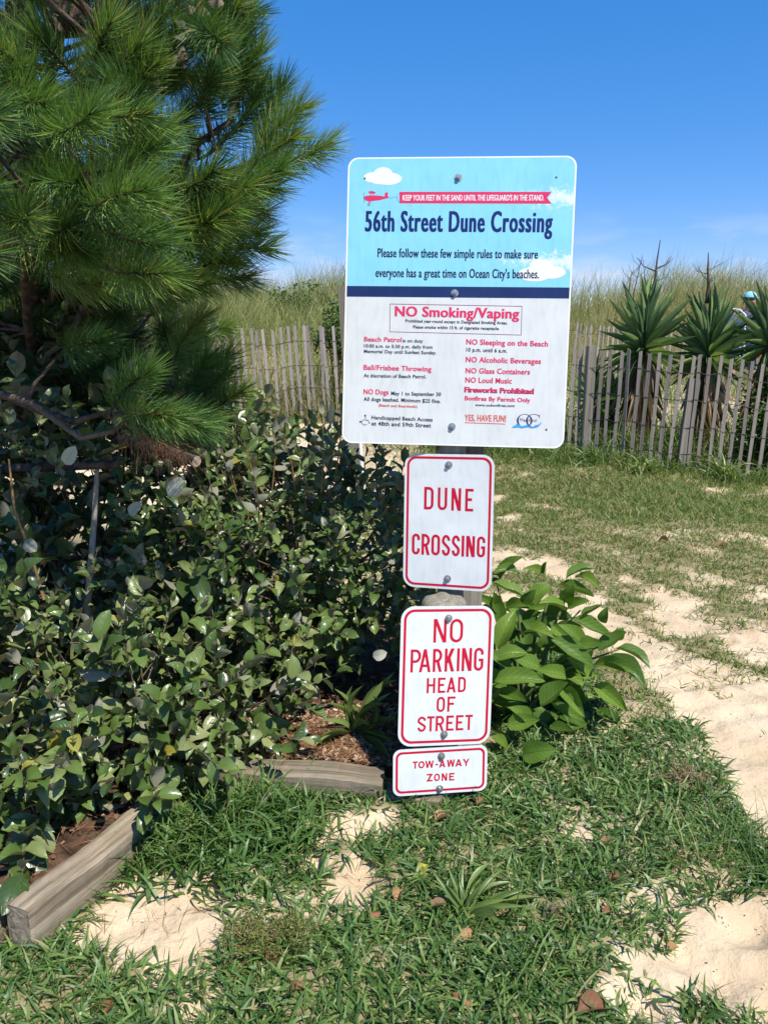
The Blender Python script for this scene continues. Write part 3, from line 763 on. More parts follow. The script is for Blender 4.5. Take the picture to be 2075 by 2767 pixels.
def sign_letters(pl, crop, text, boxes, base0, base1, cap, st, mat, z):
    mb = MB(); xa, xb = boxes[0][0], boxes[-1][1]; k = 0
    for ch, (x0, x1) in zip(text, boxes):
        b0 = base0 + (base1 - base0) * (x0 - xa) / (xb - xa)
        b1 = base0 + (base1 - base0) * (x1 - xa) / (xb - xa)
        p0 = pl.uv(x0, b0, crop); p1 = pl.uv(x1, b1, crop); pt = pl.uv(x0, b0 - cap, crop); pt2 = pl.uv(x0 + st, b0, crop)
        hgt = pt[1] - p0[1]; w = (p1[0] - p0[0]) / hgt; t = (pt2[0] - p0[0]) / hgt
        for g in glyph(ch, w, t):
            zz = z + k * 2e-5; k = (k + 1) % 9
            if g[0] == 's': stroke(mb, [(p0[0] + x * hgt, p0[1] + y * hgt) for x, y in g[1]], t * hgt, zz, g[2])
            else: flat(mb, [(p0[0] + x * hgt, p0[1] + y * hgt) for x, y in g[1]], zz)
    o = pl.part('lettering', mb.mesh('lettering', mat)); return o
def text_mesh(txt, bold=0.0, space=1.0):
    c = bpy.data.curves.new('t', 'FONT'); c.body = txt; c.size = 1; c.offset = bold; c.space_character = space; c.resolution_u = 3
    o = bpy.data.objects.new('t', c); COL.objects.link(o)
    bpy.context.view_layer.update()
    dg = bpy.context.evaluated_depsgraph_get()
    me = bpy.data.meshes.new_from_object(o.evaluated_get(dg))
    bpy.data.objects.remove(o); bpy.data.curves.remove(c)
    V = np.zeros(len(me.vertices) * 3, np.float32); me.vertices.foreach_get('co', V)
    return me, V.reshape(-1, 3)
CAP = {}
def cap_h(b):
    if b not in CAP:
        me, V = text_mesh('H', b); CAP[b] = (V[:, 1].min(), V[:, 1].max()); bpy.data.meshes.remove(me)
    return CAP[b]
def text(pl, crop, x0, y0, x1, y1, cap, txt, mat, bold=.02, z=.0008, space=1.0):
    p0 = pl.uv(x0, y0, crop); p1 = pl.uv(x1, y1, crop); pt = pl.uv(x0, y0 - cap, crop)
    hgt = pt[1] - p0[1]
    ob = min(bold, .008); me, V = text_mesh(txt, ob, space); lo, hi = cap_h(ob)
    mn, mx = V[:, 0].min(), V[:, 0].max()
    sx = (p1[0] - p0[0]) / (mx - mn); sy = hgt / (hi - lo)
    W = np.zeros_like(V)
    W[:, 0] = p0[0] + (V[:, 0] - mn) * sx
    W[:, 1] = p0[1] + (V[:, 1] - lo) * sy + (p1[1] - p0[1]) * (V[:, 0] - mn) / (mx - mn)
    W[:, 2] = z
    me.vertices.foreach_set('co', W.reshape(-1))
    sh = bold * .95 * sx
    if sh > 1e-5:      # heavy face: the outline widened sideways
        nv = len(W); Fl = [tuple(p.vertices) for p in me.polygons]; VV = []; FF = []
        for k, (ddx, ddz) in enumerate(((-sh, 0), (0, 4e-5), (sh, 8e-5))):
            VV += [(float(a) + ddx, float(b), float(c) + ddz) for a, b, c in W]; FF += [tuple(i + k * nv for i in f) for f in Fl]
        bpy.data.meshes.remove(me); me = bpy.data.meshes.new('lettering'); me.from_pydata(VV, [], FF)
    me.materials.clear(); me.materials.append(mat); me.update()
    return pl.part('lettering', me)

def panel_mat(name, col, grime, rough=.35, wear=None):
    m, nt, out = new_mat(name); L = nt.links.new
    tc = N(nt, 'ShaderNodeTexCoord')
    nz = N(nt, 'ShaderNodeTexNoise', i_Scale=9.0, i_Detail=6.0, i_Roughness=.6); L(tc.outputs['Object'], nz.inputs[0])
    mp = N(nt, 'ShaderNodeMapping'); mp.inputs['Scale'].default_value = (60, 14, 60); L(tc.outputs['Object'], mp.inputs[0])
    n2 = N(nt, 'ShaderNodeTexNoise', i_Scale=1.0, i_Detail=5.0); L(mp.outputs[0], n2.inputs[0])
    r = ramp(nt, [(.30, grime), (.62, col)]); L(nz.outputs[0], r.inputs[0])
    r2 = ramp(nt, [(.32, (.93, .93, .92)), (.5, (1, 1, 1))]); L(n2.outputs[0], r2.inputs[0])
    mc = N(nt, 'ShaderNodeMixRGB', blend_type='MULTIPLY', i_0=1.0); L(r.outputs[0], mc.inputs[1]); L(r2.outputs[0], mc.inputs[2])
    col_o = mc.outputs[0]
    if wear:
        # print worn off towards one edge: threshold of fine noise rises with position
        sp = N(nt, 'ShaderNodeSeparateXYZ'); L(tc.outputs['Object'], sp.inputs[0])
        wx = N(nt, 'ShaderNodeMapRange', i_1=-.05, i_2=.36, i_3=0.0, i_4=1.0); L(sp.outputs[0], wx.inputs[0])
        # two bands of scuffing
        tot = None
        for yc, sy in ((.335, 16.0), (.135, 17.0)):
            d = N(nt, 'ShaderNodeMath', operation='SUBTRACT', i_1=yc); L(sp.outputs[1], d.inputs[0])
            a = N(nt, 'ShaderNodeMath', operation='ABSOLUTE'); L(d.outputs[0], a.inputs[0])
            b = N(nt, 'ShaderNodeMath', operation='MULTIPLY_ADD', i_1=-sy, i_2=1.0, use_clamp=True); L(a.outputs[0], b.inputs[0])
            if tot is None: tot = b.outputs[0]
            else:
                mm = N(nt, 'ShaderNodeMath', operation='MAXIMUM'); L(tot, mm.inputs[0]); L(b.outputs[0], mm.inputs[1]); tot = mm.outputs[0]
        pr = N(nt, 'ShaderNodeMath', operation='MULTIPLY'); L(tot, pr.inputs[0]); L(wx.outputs[0], pr.inputs[1])
        pr2 = N(nt, 'ShaderNodeMath', operation='MULTIPLY', i_1=.36); L(pr.outputs[0], pr2.inputs[0])
        n4 = N(nt, 'ShaderNodeTexNoise', i_Scale=38.0, i_Detail=10.0, i_Roughness=.82, i_Distortion=.5); L(tc.outputs['Object'], n4.inputs[0])
        sm = N(nt, 'ShaderNodeMath', operation='ADD'); L(n4.outputs[0], sm.inputs[0]); L(pr2.outputs[0], sm.inputs[1])
        th = N(nt, 'ShaderNodeMapRange', i_1=.66, i_2=.80, i_3=0.0, i_4=.9); L(sm.outputs[0], th.inputs[0])
        mw = N(nt, 'ShaderNodeMixRGB'); mw.inputs[2].default_value = (*wear, 1)
        L(th.outputs[0], mw.inputs[0]); L(col_o, mw.inputs[1]); col_o = mw.outputs[0]
    fl = N(nt, 'ShaderNodeTexNoise', i_Scale=130.0, i_Detail=3.0, i_Roughness=.7); L(tc.outputs['Object'], fl.inputs[0])
    fr_ = N(nt, 'ShaderNodeMapRange', i_1=.69, i_2=.74, i_3=0.0, i_4=.35); L(fl.outputs[0], fr_.inputs[0])
    fm = N(nt, 'ShaderNodeMixRGB'); fm.inputs[2].default_value = (.42, .40, .35, 1); L(fr_.outputs[0], fm.inputs[0]); L(col_o, fm.inputs[1]); col_o = fm.outputs[0]
    p = N(nt, 'ShaderNodeBsdfPrincipled', i_Roughness=rough); L(col_o, p.inputs['Base Color']); p.inputs['Specular IOR Level'].default_value = .22
    wv = N(nt, 'ShaderNodeTexNoise', i_Scale=3.5, i_Detail=2.0); L(tc.outputs['Object'], wv.inputs[0])
    wb = N(nt, 'ShaderNodeBump', i_Strength=.25, i_Distance=.02); L(wv.outputs[0], wb.inputs['Height']); L(wb.outputs[0], p.inputs['Normal'])
    L(p.outputs[0], out.inputs[0])
    return m
M['white'] = panel_mat('white_sheeting', (.67, .70, .705), (.60, .625, .625))
M['whitebig'] = panel_mat('greyed_white_sheeting', (.615, .635, .63), (.56, .58, .575))
M['edge'] = simple_mat('bright_margin', (.78, .79, .78), .4, spec=.2)
M['blue'] = panel_mat('sky_blue_print', (.24, .585, .79), (.21, .54, .755), wear=(.66, .72, .76))
M['navy'] = panel_mat('navy_print', (.012, .028, .105), (.018, .035, .12))
M['navytext'] = simple_mat('navy_ink', (.010, .025, .13), .5, spec=.12)
M['black'] = simple_mat('black_ink', (.012, .018, .045), .5, spec=.12)
M['red'] = simple_mat('red_ink', (.50, .010, .035), .45, spec=.12)
M['pink'] = simple_mat('faded_red_ink', (.60, .035, .115), .5, spec=.12)
M['darkpink'] = simple_mat('dark_outline_ink', (.18, .02, .07), .5, spec=.12)
M['salmon'] = simple_mat('salmon_ink', (.58, .12, .09), .5, spec=.12)
M['whiteink'] = simple_mat('white_ink', (.70, .73, .74), .5, spec=.12)
M['wave'] = simple_mat('wave_blue_ink', (.05, .30, .62), .5, spec=.12)
M['greyink'] = simple_mat('grey_ink', (.14, .15, .22), .5, spec=.12)

def bolt_mesh(big=1.0):
    mb = MB()
    def disc(r, z0, z1, n, tp=1.0):
        b = [(r * math.cos(2 * math.pi * k / n), r * math.sin(2 * math.pi * k / n), z0) for k in range(n)]
        t = [(r * tp * math.cos(2 * math.pi * k / n), r * tp * math.sin(2 * math.pi * k / n), z1) for k in range(n)]
        mb.add(b + t, [(k, (k + 1) % n, n + (k + 1) % n, n + k) for k in range(n)] + [tuple(range(n, 2 * n))])
    disc(.0125 * big, .0006, .0026, 20, .96); disc(.0078 * big, .0026, .0105, 6, .93); disc(.0052 * big, .0105, .0118, 12, .8)
    return mb.mesh('bolt', M['galv'])
BOLT = bolt_mesh()
def bolt(pl, px, py, crop):
    u, v = pl.uv(px, py, crop)
    o = link('bolt', BOLT, pl.o, pl.M @ Matrix.Translation((u, v, 0)) @ Matrix.Rotation(random.uniform(0, 1), 4, 'Z'))
    return o
def panel(pl, r, mat, margin=.006):
    """aluminium blank with sheeting on the front"""
    mb = MB(); P = rrect(pl.w, pl.h, r, 10); n = len(P)
    mb.add([(x, y, 0) for x, y in P] + [(x, y, -.0025) for x, y in P], [tuple(range(n)), tuple(range(2 * n - 1, n - 1, -1))], 0)
    mb.add([(x, y, 0) for x, y in P] + [(x, y, -.0025) for x, y in P], [(n + i, n + (i + 1) % n, (i + 1) % n, i) for i in range(n)], 1)
    return pl.part('panel', mb.mesh('panel', [mat, M['alu']]))

def build_small(name, key, label, r, inset, bw, lines, bolts, crop):
    pl = Plate(name, key, label)
    panel(pl, r, M['white'])
    mb = MB()
    ring(mb, rrect(pl.w - 2 * inset, pl.h - 2 * inset, r * .78, 10), rrect(pl.w - 2 * inset - 2 * bw, pl.h - 2 * inset - 2 * bw, r * .78 - bw * .8, 10), .0006)
    pl.part('border', mb.mesh('border', M['red']))
    for (txt, boxes, b0, b1, cap, st) in lines:
        sign_letters(pl, crop, txt, boxes, b0, b1, cap, st, M['red'], .0006)
    for b in bolts: bolt(pl, b[0], b[1], crop)
    return pl
build_small('dune_crossing_sign', 'dune', 'white sign with red border reading DUNE CROSSING, below the big blue and white sign', .040, .0085, .0078,
    [('DUNE', [(530, 658), (715, 843), (900, 1030), (1087, 1198)], 935, 965, 305, 35),
     ('CROSSING', [(365, 473), (495, 608), (628, 745), (770, 883), (905, 1015), (1040, 1071), (1100, 1217), (1245, 1357)], 1545, 1590, 283, 35)],
    [(867, 333), (850, 1878)], 3)
build_small('no_parking_sign', 'park', 'white sign with red border reading NO PARKING HEAD OF STREET', .044, .0095, .0082,
    [('NO', [(497, 630), (665, 800)], 520, 518, 243, 28),
     ('PARKING', [(260, 368), (348, 470), (490, 585), (612, 712), (737, 765), (787, 890), (912, 1010)], 828, 808, 237, 27),
     ('HEAD', [(428, 515), (543, 620), (633, 728), (750, 830)], 1042, 1028, 156, 22),
     ('OF', [(530, 615), (640, 722)], 1236, 1230, 156, 22),
     ('STREET', [(333, 420), (430, 507), (520, 605), (628, 705), (728, 805), (823, 900)], 1440, 1418, 156, 22)],
    [(655, 270), (608, 1465)], 4)
build_small('tow_away_sign', 'tow', 'small wide white sign reading TOW-AWAY ZONE, lowest on the round post', .026, .0085, .0075,
    [('TOW-AWAY', [(285, 338), (343, 408), (415, 502), (520, 545), (557, 622), (638, 718), (724, 792), (800, 870)], 1820, 1790, 74, 15),
     ('ZONE', [(430, 490), (505, 565), (583, 640), (660, 715)], 1952, 1940, 78, 15)],
    [(580, 1690), (562, 2025)], 4)

def ell(cx, cy, rx, ry, n=26): return [(cx + rx * math.cos(2 * math.pi * k / n), cy + ry * math.sin(2 * math.pi * k / n)) for k in range(n)]
def build_big():
    pl = Plate('beach_rules_sign', 'big', 'large blue and white beach rules sign headed 56th Street Dune Crossing')
    panel(pl, .034, M['whitebig'])
    U = lambda x, y, c: pl.uv(x, y, c)
    # blue print over the upper part, a narrow bright margin left along the edges
    ytop = pl.h / 2 - .004; yb = U(800, 888, 1)[1]; yn = U(800, 958, 1)[1]
    w2 = pl.w / 2 - .005
    P = [p for p in rrect(2 * w2, 2 * (ytop), .031, 10) if p[1] > 0]
    P = [(w2, yb)] + P + [(-w2, yb)]
    mb = MB(); flat(mb, P, .0003); pl.part('blue_print', mb.mesh('blue_print', M['blue']))
    mb = MB(); flat(mb, [(-w2, yn), (w2, yn), (w2, yb - .0002), (-w2, yb - .0002)], .0003); pl.part('navy_band', mb.mesh('navy_band', M['navy']))
    mb = MB(); ring(mb, rrect(pl.w - .0006, pl.h - .0006, .034, 10), rrect(pl.w - .0095, pl.h - .0095, .030, 10), .0002); pl.part('margin', mb.mesh('margin', M['edge']))
    for nm, es in (('cloud', ((258, 188, 62, 34), (320, 165, 60, 42), (352, 197, 88, 40), (300, 195, 70, 38))), ('cloud', ((1330, 757, 76, 44), (1290, 808, 108, 46), (1395, 795, 92, 42), (1330, 790, 90, 50)))):
        mb = MB()
        for k, (x, y, rx, ry) in enumerate(es):
            c = U(x, y, 1); e = U(x + rx, y, 1); f = U(x, y - ry, 1)
            flat(mb, ell(c[0], c[1], e[0] - c[0], f[1] - c[1]), .0005 + k * .00003)
        pl.part(nm, mb.mesh('cloud', M['whiteink']))
    mb = MB(); flat(mb, [U(x, y, 1) for x, y in ((425, 354), (1398, 357), (1368, 318), (1398, 281), (425, 281))], .0006)
    pl.part('banner', mb.mesh('banner', M['pink']))
    # little red biplane
    mb = MB(); q = lambda pts, z: flat(mb, [U(x, y, 1) for x, y in pts][::-1], z)
    q([(196, 320), (204, 308), (230, 304), (285, 304), (357, 314), (357, 319), (300, 334), (232, 342), (206, 336)], .0006)
    q([(226, 278), (248, 275), (270, 281), (272, 290), (246, 293), (226, 286)], .00064)
    q([(332, 287), (350, 282), (352, 312), (330, 313)], .00062)
    q([(236, 290), (240, 290), (244, 306), (239, 306)], .00066); q([(258, 290), (262, 290), (260, 306), (255, 306)], .00066)
    q([(232, 340), (242, 340), (234, 356), (226, 356)], .00066)
    pl.part('aeroplane', mb.mesh('aeroplane', M['pink']))
    mb = MB()
    q([(195, 282), (198, 282), (199, 352), (196, 352)], .0007); q([(196, 312), (206, 312), (206, 328), (196, 328)], .00074)
    c = U(229, 362, 1); e = U(238, 362, 1); ring(mb, ell(c[0], c[1], e[0] - c[0], e[0] - c[0], 14), ell(c[0], c[1], (e[0] - c[0]) * .5, (e[0] - c[0]) * .5, 14), .0007)
    stroke(mb, [U(x, y, 1) for x, y in ((355, 318), (372, 322), (388, 314), (402, 316), (412, 322))], .0009, .0006)
    stroke(mb, [U(x, y, 1) for x, y in ((425, 290), (410, 304), (410, 330), (425, 350))], .0009, .00064)
    pl.part('propeller', mb.mesh('propeller', M['greyink']))
    tx = lambda *a, **k: text(pl, *a, **k)
    tx(1, 445, 337, 1348, 337, 36, "KEEP YOUR FEET IN THE SAND UNTIL THE LIFEGUARD'S IN THE STAND.", M['whiteink'], bold=.025, z=.0009)
    tx(1, 207, 534, 1398, 540, 131, '56th Street Dune Crossing', M['navytext'], bold=.046, space=1.13)
    tx(1, 285, 699, 1308, 709, 57, 'Please follow these few simple rules to make sure', M['black'], bold=.024, space=1.04)
    tx(1, 272, 826, 1316, 836, 57, "everyone has a great time on Ocean City's beaches.", M['black'], bold=.024, space=1.04)
    B, Pk = M['black'], M['pink']
    mb = MB(); stroke(mb, [U(x, y, 2) for x, y in ((365, 98), (1208, 113), (1203, 297), (363, 276))], .0016, .0005, True); pl.part('frame_line', mb.mesh('frame_line', M['darkpink']))
    for a in (
        (397, 176, 1187, 192, 64, 'NO Smoking/Vaping', Pk, .035), (463, 215, 1115, 229, 19, 'Prohibited year-round except in Designated Smoking Areas.', B, .018),
        (512, 254, 1064, 265, 19, 'Please smoke within 15 ft. of cigarette receptacle.', B, .018),
        (199, 337, 437, 342, 29, 'Beach Patrol', Pk, .028), (446, 343, 575, 346, 21, 'is on duty', B, .018), (198, 376, 635, 385, 21, '10:00 a.m. to 5:30 p.m. daily from', B, .018),
        (198, 411, 661, 421, 21, 'Memorial Day until Sunfest Sunday.', B, .018), (196, 519, 628, 531, 32, 'Ball/Frisbee Throwing', Pk, .028), (196, 567, 596, 575, 22, 'At discretion of Beach Patrol.', B, .018),
        (196, 675, 354, 679, 32, 'NO Dogs', Pk, .028), (372, 682, 690, 689, 24, 'May 1 to September 30', B, .018), (196, 718, 687, 733, 24, 'All dogs leashed. Minimum $25 fine.', B, .018),
        (291, 754, 538, 763, 16, '(Beach and Boardwalk)', M['salmon'], .03), (247, 836, 636, 851, 24, 'Handicapped Beach Access', B, .018), (247, 875, 626, 889, 25, 'at 48th and 59th Street', B, .018),
        (852, 357, 1373, 371, 34, 'NO Sleeping on the Beach', Pk, .028), (852, 402, 1113, 410, 24, '10 p.m. until 6 a.m.', B, .018), (849, 470, 1328, 482, 34, 'NO Alcoholic Beverages', Pk, .028),
        (848, 541, 1258, 550, 34, 'NO Glass Containers', Pk, .028), (846, 601, 1142, 608, 34, 'NO Loud Music', Pk, .028),
        (843, 714, 1260, 728, 27, 'Bonfires By Permit Only', Pk, .035), (910, 752, 1160, 758, 16, 'www.ocbonfires.com', B, .018), (842, 846, 1104, 852, 40, 'YES, HAVE FUN!', M['salmon'], .035)):
        tx(2, *a[:6], a[6], bold=a[7], space=1.05)
    tx(2, 842, 663, 1281, 675, 34, 'Fireworks Prohibited', M['darkpink'], bold=.065); tx(2, 844, 661, 1279, 672, 32, 'Fireworks Prohibited', Pk, bold=.03, z=.0011)
    mb = MB(); stroke(mb, [U(842, 858, 2), U(1101, 867, 2)], .0026, .0005); pl.part('underline', mb.mesh('underline', M['salmon']))
    # wheelchair symbol
    mb = MB()
    def dsc(x, y, r, z):
        c = U(x, y, 2); e = U(x + r, y, 2); flat(mb, ell(c[0], c[1], e[0] - c[0], e[0] - c[0], 12), z)
    dsc(206, 813, 6, .0006)
    stroke(mb, [U(x, y, 2) for x, y in ((207, 820), (208, 842), (225, 843), (232, 862), (238, 861))], .0018, .00064)
    stroke(mb, [U(203 + 0 + 18 * math.cos(R(a)), 856 + 17 * math.sin(R(a)), 2) for a in range(40, 275, 15)], .0016, .0006)
    pl.part('wheelchair_symbol', mb.mesh('wheelchair_symbol', M['black']))
    # town emblem: interlocked letters O and C over waves
    mb = MB()
    for k in range(6):
        cx0, rr = ((1225, 0), (1288, 0))[0]
        break
    def cres(cx0, a0, a1, z, open_right):
        n = 40; Lo = []; Li = []
        for i in range(n + 1):
            a = R(a0 + (a1 - a0) * i / n)
            th_ = 3 + (9 if not open_right else 8) * abs(math.cos(a)) ** 1.3 * (1.0 if (math.cos(a) < 0 or not open_right) else .5)
            Lo.append(U(cx0 + 50 * math.cos(a), 845 + 42 * math.sin(a), 2)); Li.append(U(cx0 + (50 - th_) * math.cos(a), 845 + (42 - 2.5) * math.sin(a), 2))
        mb.add([(x, y, z) for x, y in Lo] + [(x, y, z) for x, y in Li], [(i, i + 1, n + 2 + i, n + 1 + i) for i in range(n)])
    cres(1225, 0, 360, .0006, False); cres(1284, 38, 318, .0007, True)
    stroke(mb, [U(1321, 806, 2), U(1320, 830, 2)], .0014, .00075)
    pl.part('emblem_letters', mb.mesh('emblem_letters', M['navytext']))
    mb = MB()
    wv = [(1145, 888), (1152, 880), (1165, 876), (1178, 862), (1190, 872), (1206, 880), (1222, 878), (1240, 870), (1252, 880), (1268, 886), (1285, 880), (1298, 872), (1312, 872), (1335, 852), (1328, 868), (1316, 882), (1300, 890), (1270, 894), (1248, 888), (1225, 890), (1205, 894), (1180, 888), (1160, 892)]
    mb.add([(*U(x, y, 2), .0008) for x, y in wv], [tuple(range(len(wv)))[::-1]])
    pl.part('emblem_waves', mb.mesh('emblem_waves', M['wave']))
    tx(2, 1196, 849, 1300, 853, 20, 'Maryland', M['greyink'], bold=0.0, z=.0011)
    # unused bolt holes
    mb = MB()
    for x, y, c in ((203, 195, 1), (1427, 188, 1), (1364, 903, 2), (176, 852, 2)):
        p = U(x, y, c); flat(mb, ell(p[0], p[1], .0034, .0034, 12), .0010)
    pl.part('bolt_hole', mb.mesh('bolt_hole', M['hole']))
    bolt(pl, 800, 190, 1); bolt(pl, 778, 930, 1); bolt(pl, 760, 884, 2)
    return pl
build_big()

# ------------------------------------------------------------------ posts
def square_post(name, base, top, w, mat, label, cham=.004, cat='post', twist=0.0, yaw=0.0):
    base = Vector(base); top = Vector(top); h = (top - base).length
    z = (top - base).normalized(); x = Vector((math.cos(yaw), math.sin(yaw), 0)); x = (x - z * x.dot(z)).normalized(); y = z.cross(x)
    Mx = Matrix(((x.x, y.x, z.x, base.x), (x.y, y.y, z.y, base.y), (x.z, y.z, z.z, base.z), (0, 0, 0, 1)))
    a = w / 2; c = cham; sec = [(a - c, -a), (a, -a + c), (a, a - c), (a - c, a), (-a + c, a), (-a, a - c), (-a, -a + c), (-a + c, -a)]
    mb = MB(); n = 8; rows = 7; vs = []
    for r_ in range(rows):
        t = r_ / (rows - 1)
        for (px_, py_) in sec:
            j = .0012
            vs.append((px_ + random.uniform(-j, j), py_ + random.uniform(-j, j), h * t + (random.uniform(-.004, .004) if r_ == rows - 1 else 0)))
    mb.add(vs, [(r_ * n + k, r_ * n + (k + 1) % n, (r_ + 1) * n + (k + 1) % n, (r_ + 1) * n + k) for r_ in range(rows - 1) for k in range(n)] + [tuple((rows - 1) * n + k for k in range(n)), tuple(range(n))[::-1]])
    o = link(name, mb.mesh(name, mat)); o.matrix_world = Mx
    tag(o, label, cat)
    return o
def along(key, u, v, off):
    return pose(key) @ Vector((u, v, off))
# rear post runs just behind the big sign and the dune crossing sign
big_c = along('big', -.005, 0, -.062); dune_c = along('dune', 0, 0, -.066)
dirp = (big_c - dune_c).normalized()
pb = dune_c - dirp * (dune_c.z + .1) / dirp.z; ptop = dune_c + dirp * (2.04 - dune_c.z) / dirp.z
square_post('sign_post', pb, ptop, .089, M['post'], 'square weathered wooden post carrying the big beach rules sign and the DUNE CROSSING sign', yaw=-.12)
square_post('sign_post', pb + Vector((.075, .125, 0)), pb + Vector((.075, .125, 0)) + dirp * 1.75, .086, M['greypost'], 'darker grey square post standing right behind the post of the big sign', yaw=.05)
# short round log post of the lower signs
pk = along('park', -.004, .12, -.085); tw = along('tow', -.004, 0, -.085)
dl = (pk - tw).normalized(); topl = along('park', .004, .222, -.086)
bl = tw - dl * (tw.z + .12) / dl.z
mb = MB(); nn = 22; rings = 9; vs = []
for r_ in range(rings + 3):
    t = min(1, r_ / rings); rad = .074
    if r_ == rings: rad = .073
    if r_ == rings + 1: rad = .060
    if r_ == rings + 2: rad = .03
    for k in range(nn):
        a = 2 * math.pi * k / nn
        rr = rad * (1 + .035 * math.sin(3 * a + 1) + .03 * math.sin(9 * a)) + random.uniform(-.001, .001)
        p = bl.lerp(topl, t) + Vector((math.cos(a) * rr, math.sin(a) * rr, (.012 + .004 * math.sin(a * 5)) * (1 if r_ == rings + 1 else (1.5 if r_ == rings + 2 else 0))))
        vs.append(p - bl)
mb.add(vs, [(r_ * nn + k, r_ * nn + (k + 1) % nn, (r_ + 1) * nn + (k + 1) % nn, (r_ + 1) * nn + k) for r_ in range(rings + 2) for k in range(nn)] + [tuple((rings + 2) * nn + k for k in range(nn))], 0, True)
o = link('log_post', mb.mesh('log_post', M['post'])); o.location = bl
tag(o, 'short round log post with a rough sawn top behind the NO PARKING sign', 'post')
# far post at the left edge of the big sign
g = at(958, 1330, 6.6); gz = T(g.x, 6.6)
square_post('wooden_post', (g.x + .02, 6.6, gz - .05), at(928, 772, 6.6), .095, M['post'], 'tall greenish wooden post showing past the left edge of the big sign')
mb = MB(); a_ = at(984, 1330, 6.9); b_ = at(972, 1180, 6.9); a_.z = T(a_.x, 6.9) - .03
b2 = b_ + (b_ - a_).normalized() * .35
mb.tube([a_ - a_, (b2 - a_) * .5, b2 - a_], .017, 10)
o = link('marker_pipe', mb.mesh('marker_pipe', M['edge'])); o.location = a_
tag(o, 'thin white pipe standing beside the greenish post under the big sign', 'pipe')

# ------------------------------------------------------------------ bed timbers and mulch
def timber(a, b, w, h, label, z0=-.02, roll=0.0):
    a = Vector((a[0], a[1], 0)); b = Vector((b[0], b[1], 0)); L_ = (b - a).length
    yaw = math.atan2(b.y - a.y, b.x - a.x)
    mb = MB(); nseg = 24; c = .010
    sec = [(-w / 2 + c, 0), (w / 2 - c, 0), (w / 2, c), (w / 2, h - c), (w / 2 - c * .7, h - c * .3), (w / 2 - c * 1.5, h), (-w / 2 + c * 1.5, h), (-w / 2 + c * .7, h - c * .3), (-w / 2, h - c), (-w / 2, c)]
    n = len(sec); vs = []
    for i in range(nseg + 1):
        x = L_ * i / nseg; wb = .006 * math.sin(x * 5 + a.x * 9) + .003 * math.sin(x * 17)
        if i == 0: x += .004
        for (u, v) in sec:
            j = .0016
            vs.append((x + (random.uniform(-.004, .004) if i in (0, nseg) else 0), u + wb * .6 + random.uniform(-j, j), v + (wb if v > h * .5 else 0) + random.uniform(-j, j)))
    mb.add(vs, [(i * n + k, i * n + (k + 1) % n, (i + 1) * n + (k + 1) % n, (i + 1) * n + k)[::-1] for i in range(nseg) for k in range(n)] + [tuple(range(n)), tuple(nseg * n + k for k in range(n))[::-1]])
    o = link('landscape_timber', mb.mesh('landscape_timber', M['timber']))
    o.location = (a.x, a.y, z0); o.rotation_euler = (roll, 0, yaw)
    tag(o, label, 'timber', 'landscape timbers edging the planted bed')
    return o
timber((-.945, 1.665), (-.70, 2.155), .085, .165, 'sunlit timber running back from the lower left corner to the shrub')
timber((-1.75, 1.75), (-1.005, 1.70), .085, .135, 'timber cut off by the left edge of the photo, meeting the sunlit one')
timber((-.64, 2.335), (-.0, 2.275), .10, .20, 'timber crossed by leaf shadows, left of the TOW-AWAY sign', z0=-.06)
timber((.005, 2.262), (.19, 2.235), .095, .165, 'lower timber end passing behind and below the TOW-AWAY sign', z0=-.075)

bx = np.linspace(-3.6, .5, 110); by = np.linspace(1.6, 4.5, 90); BX, BY = np.meshgrid(bx, by)
EDGE = [(-3.6, 1.74), (-1.0, 1.72), (-.93, 1.78), (-.74, 2.18), (-.64, 2.39), (-.02, 2.33), (.06, 2.31), (.3, 2.28), (.42, 2.6), (.32, 3.5), (-.6, 4.2), (-3.6, 4.4)]
ins = pip(EDGE, BX, BY)
BZ = np.where(ins, .115, -.06) + .012 * np.sin(BX * 21 + BY * 5) * np.sin(BY * 17) + .006 * np.sin(BX * 53) * np.sin(BY * 47)
BZ = BZ - .06 * S(3.3, 4.2, BY) * ins - .04 * S(0, .35, BX) * ins
ii = (np.arange(89)[:, None] * 110 + np.arange(109)[None, :]).reshape(-1)
allq = np.stack([ii, ii + 1, ii + 111, ii + 110], 1)
keep = ins.reshape(-1)[allq].any(1)
tag(link('mulch_bed', mesh_np('mulch_bed', np.stack([BX, BY, BZ], -1).reshape(-1, 3), allq[keep], M['mulch'])), kind='structure')
def bed_z(x, y): return .118 + .012 * math.sin(x * 21 + y * 5) * math.sin(y * 17) - .06 * float(S(3.3, 4.2, y)) - .04 * float(S(0, .35, x))
# wood chips and shed needles
mb_ch = leaf_material('wood_chip', [(0, (.08, .045, .03)), (.5, (.18, .10, .06)), (.85, (.42, .29, .18)), (1, (.62, .5, .35))], rough=.8, trans=0.0, spec=.15)
mb = MB(); rr_ = []
for i in range(6500):
    x = random.uniform(-1.6, .35); y = random.uniform(1.75, 3.0)
    if i % 6: x = random.uniform(-.62, .2); y = random.uniform(2.33, 2.75)
    if not pip(EDGE, np.array(x), np.array(y - .03)): continue
    L_, w_, t_ = random.uniform(.008, .032), random.uniform(.004, .012), random.uniform(.002, .006)
    Mx = Matrix.Translation((x, y, bed_z(x, y) + random.uniform(.002, .016))) @ Euler((random.uniform(-.5, .5), random.uniform(-.5, .5), random.uniform(0, 6.28))).to_matrix().to_4x4()
    mb.box((0, 0, 0), (L_, w_, t_), Mx); rr_ += [random.random()] * 8
me = mb.mesh('wood_chips', mb_ch); a_ = me.attributes.new('rnd', 'FLOAT', 'POINT'); a_.data.foreach_set('value', rr_)
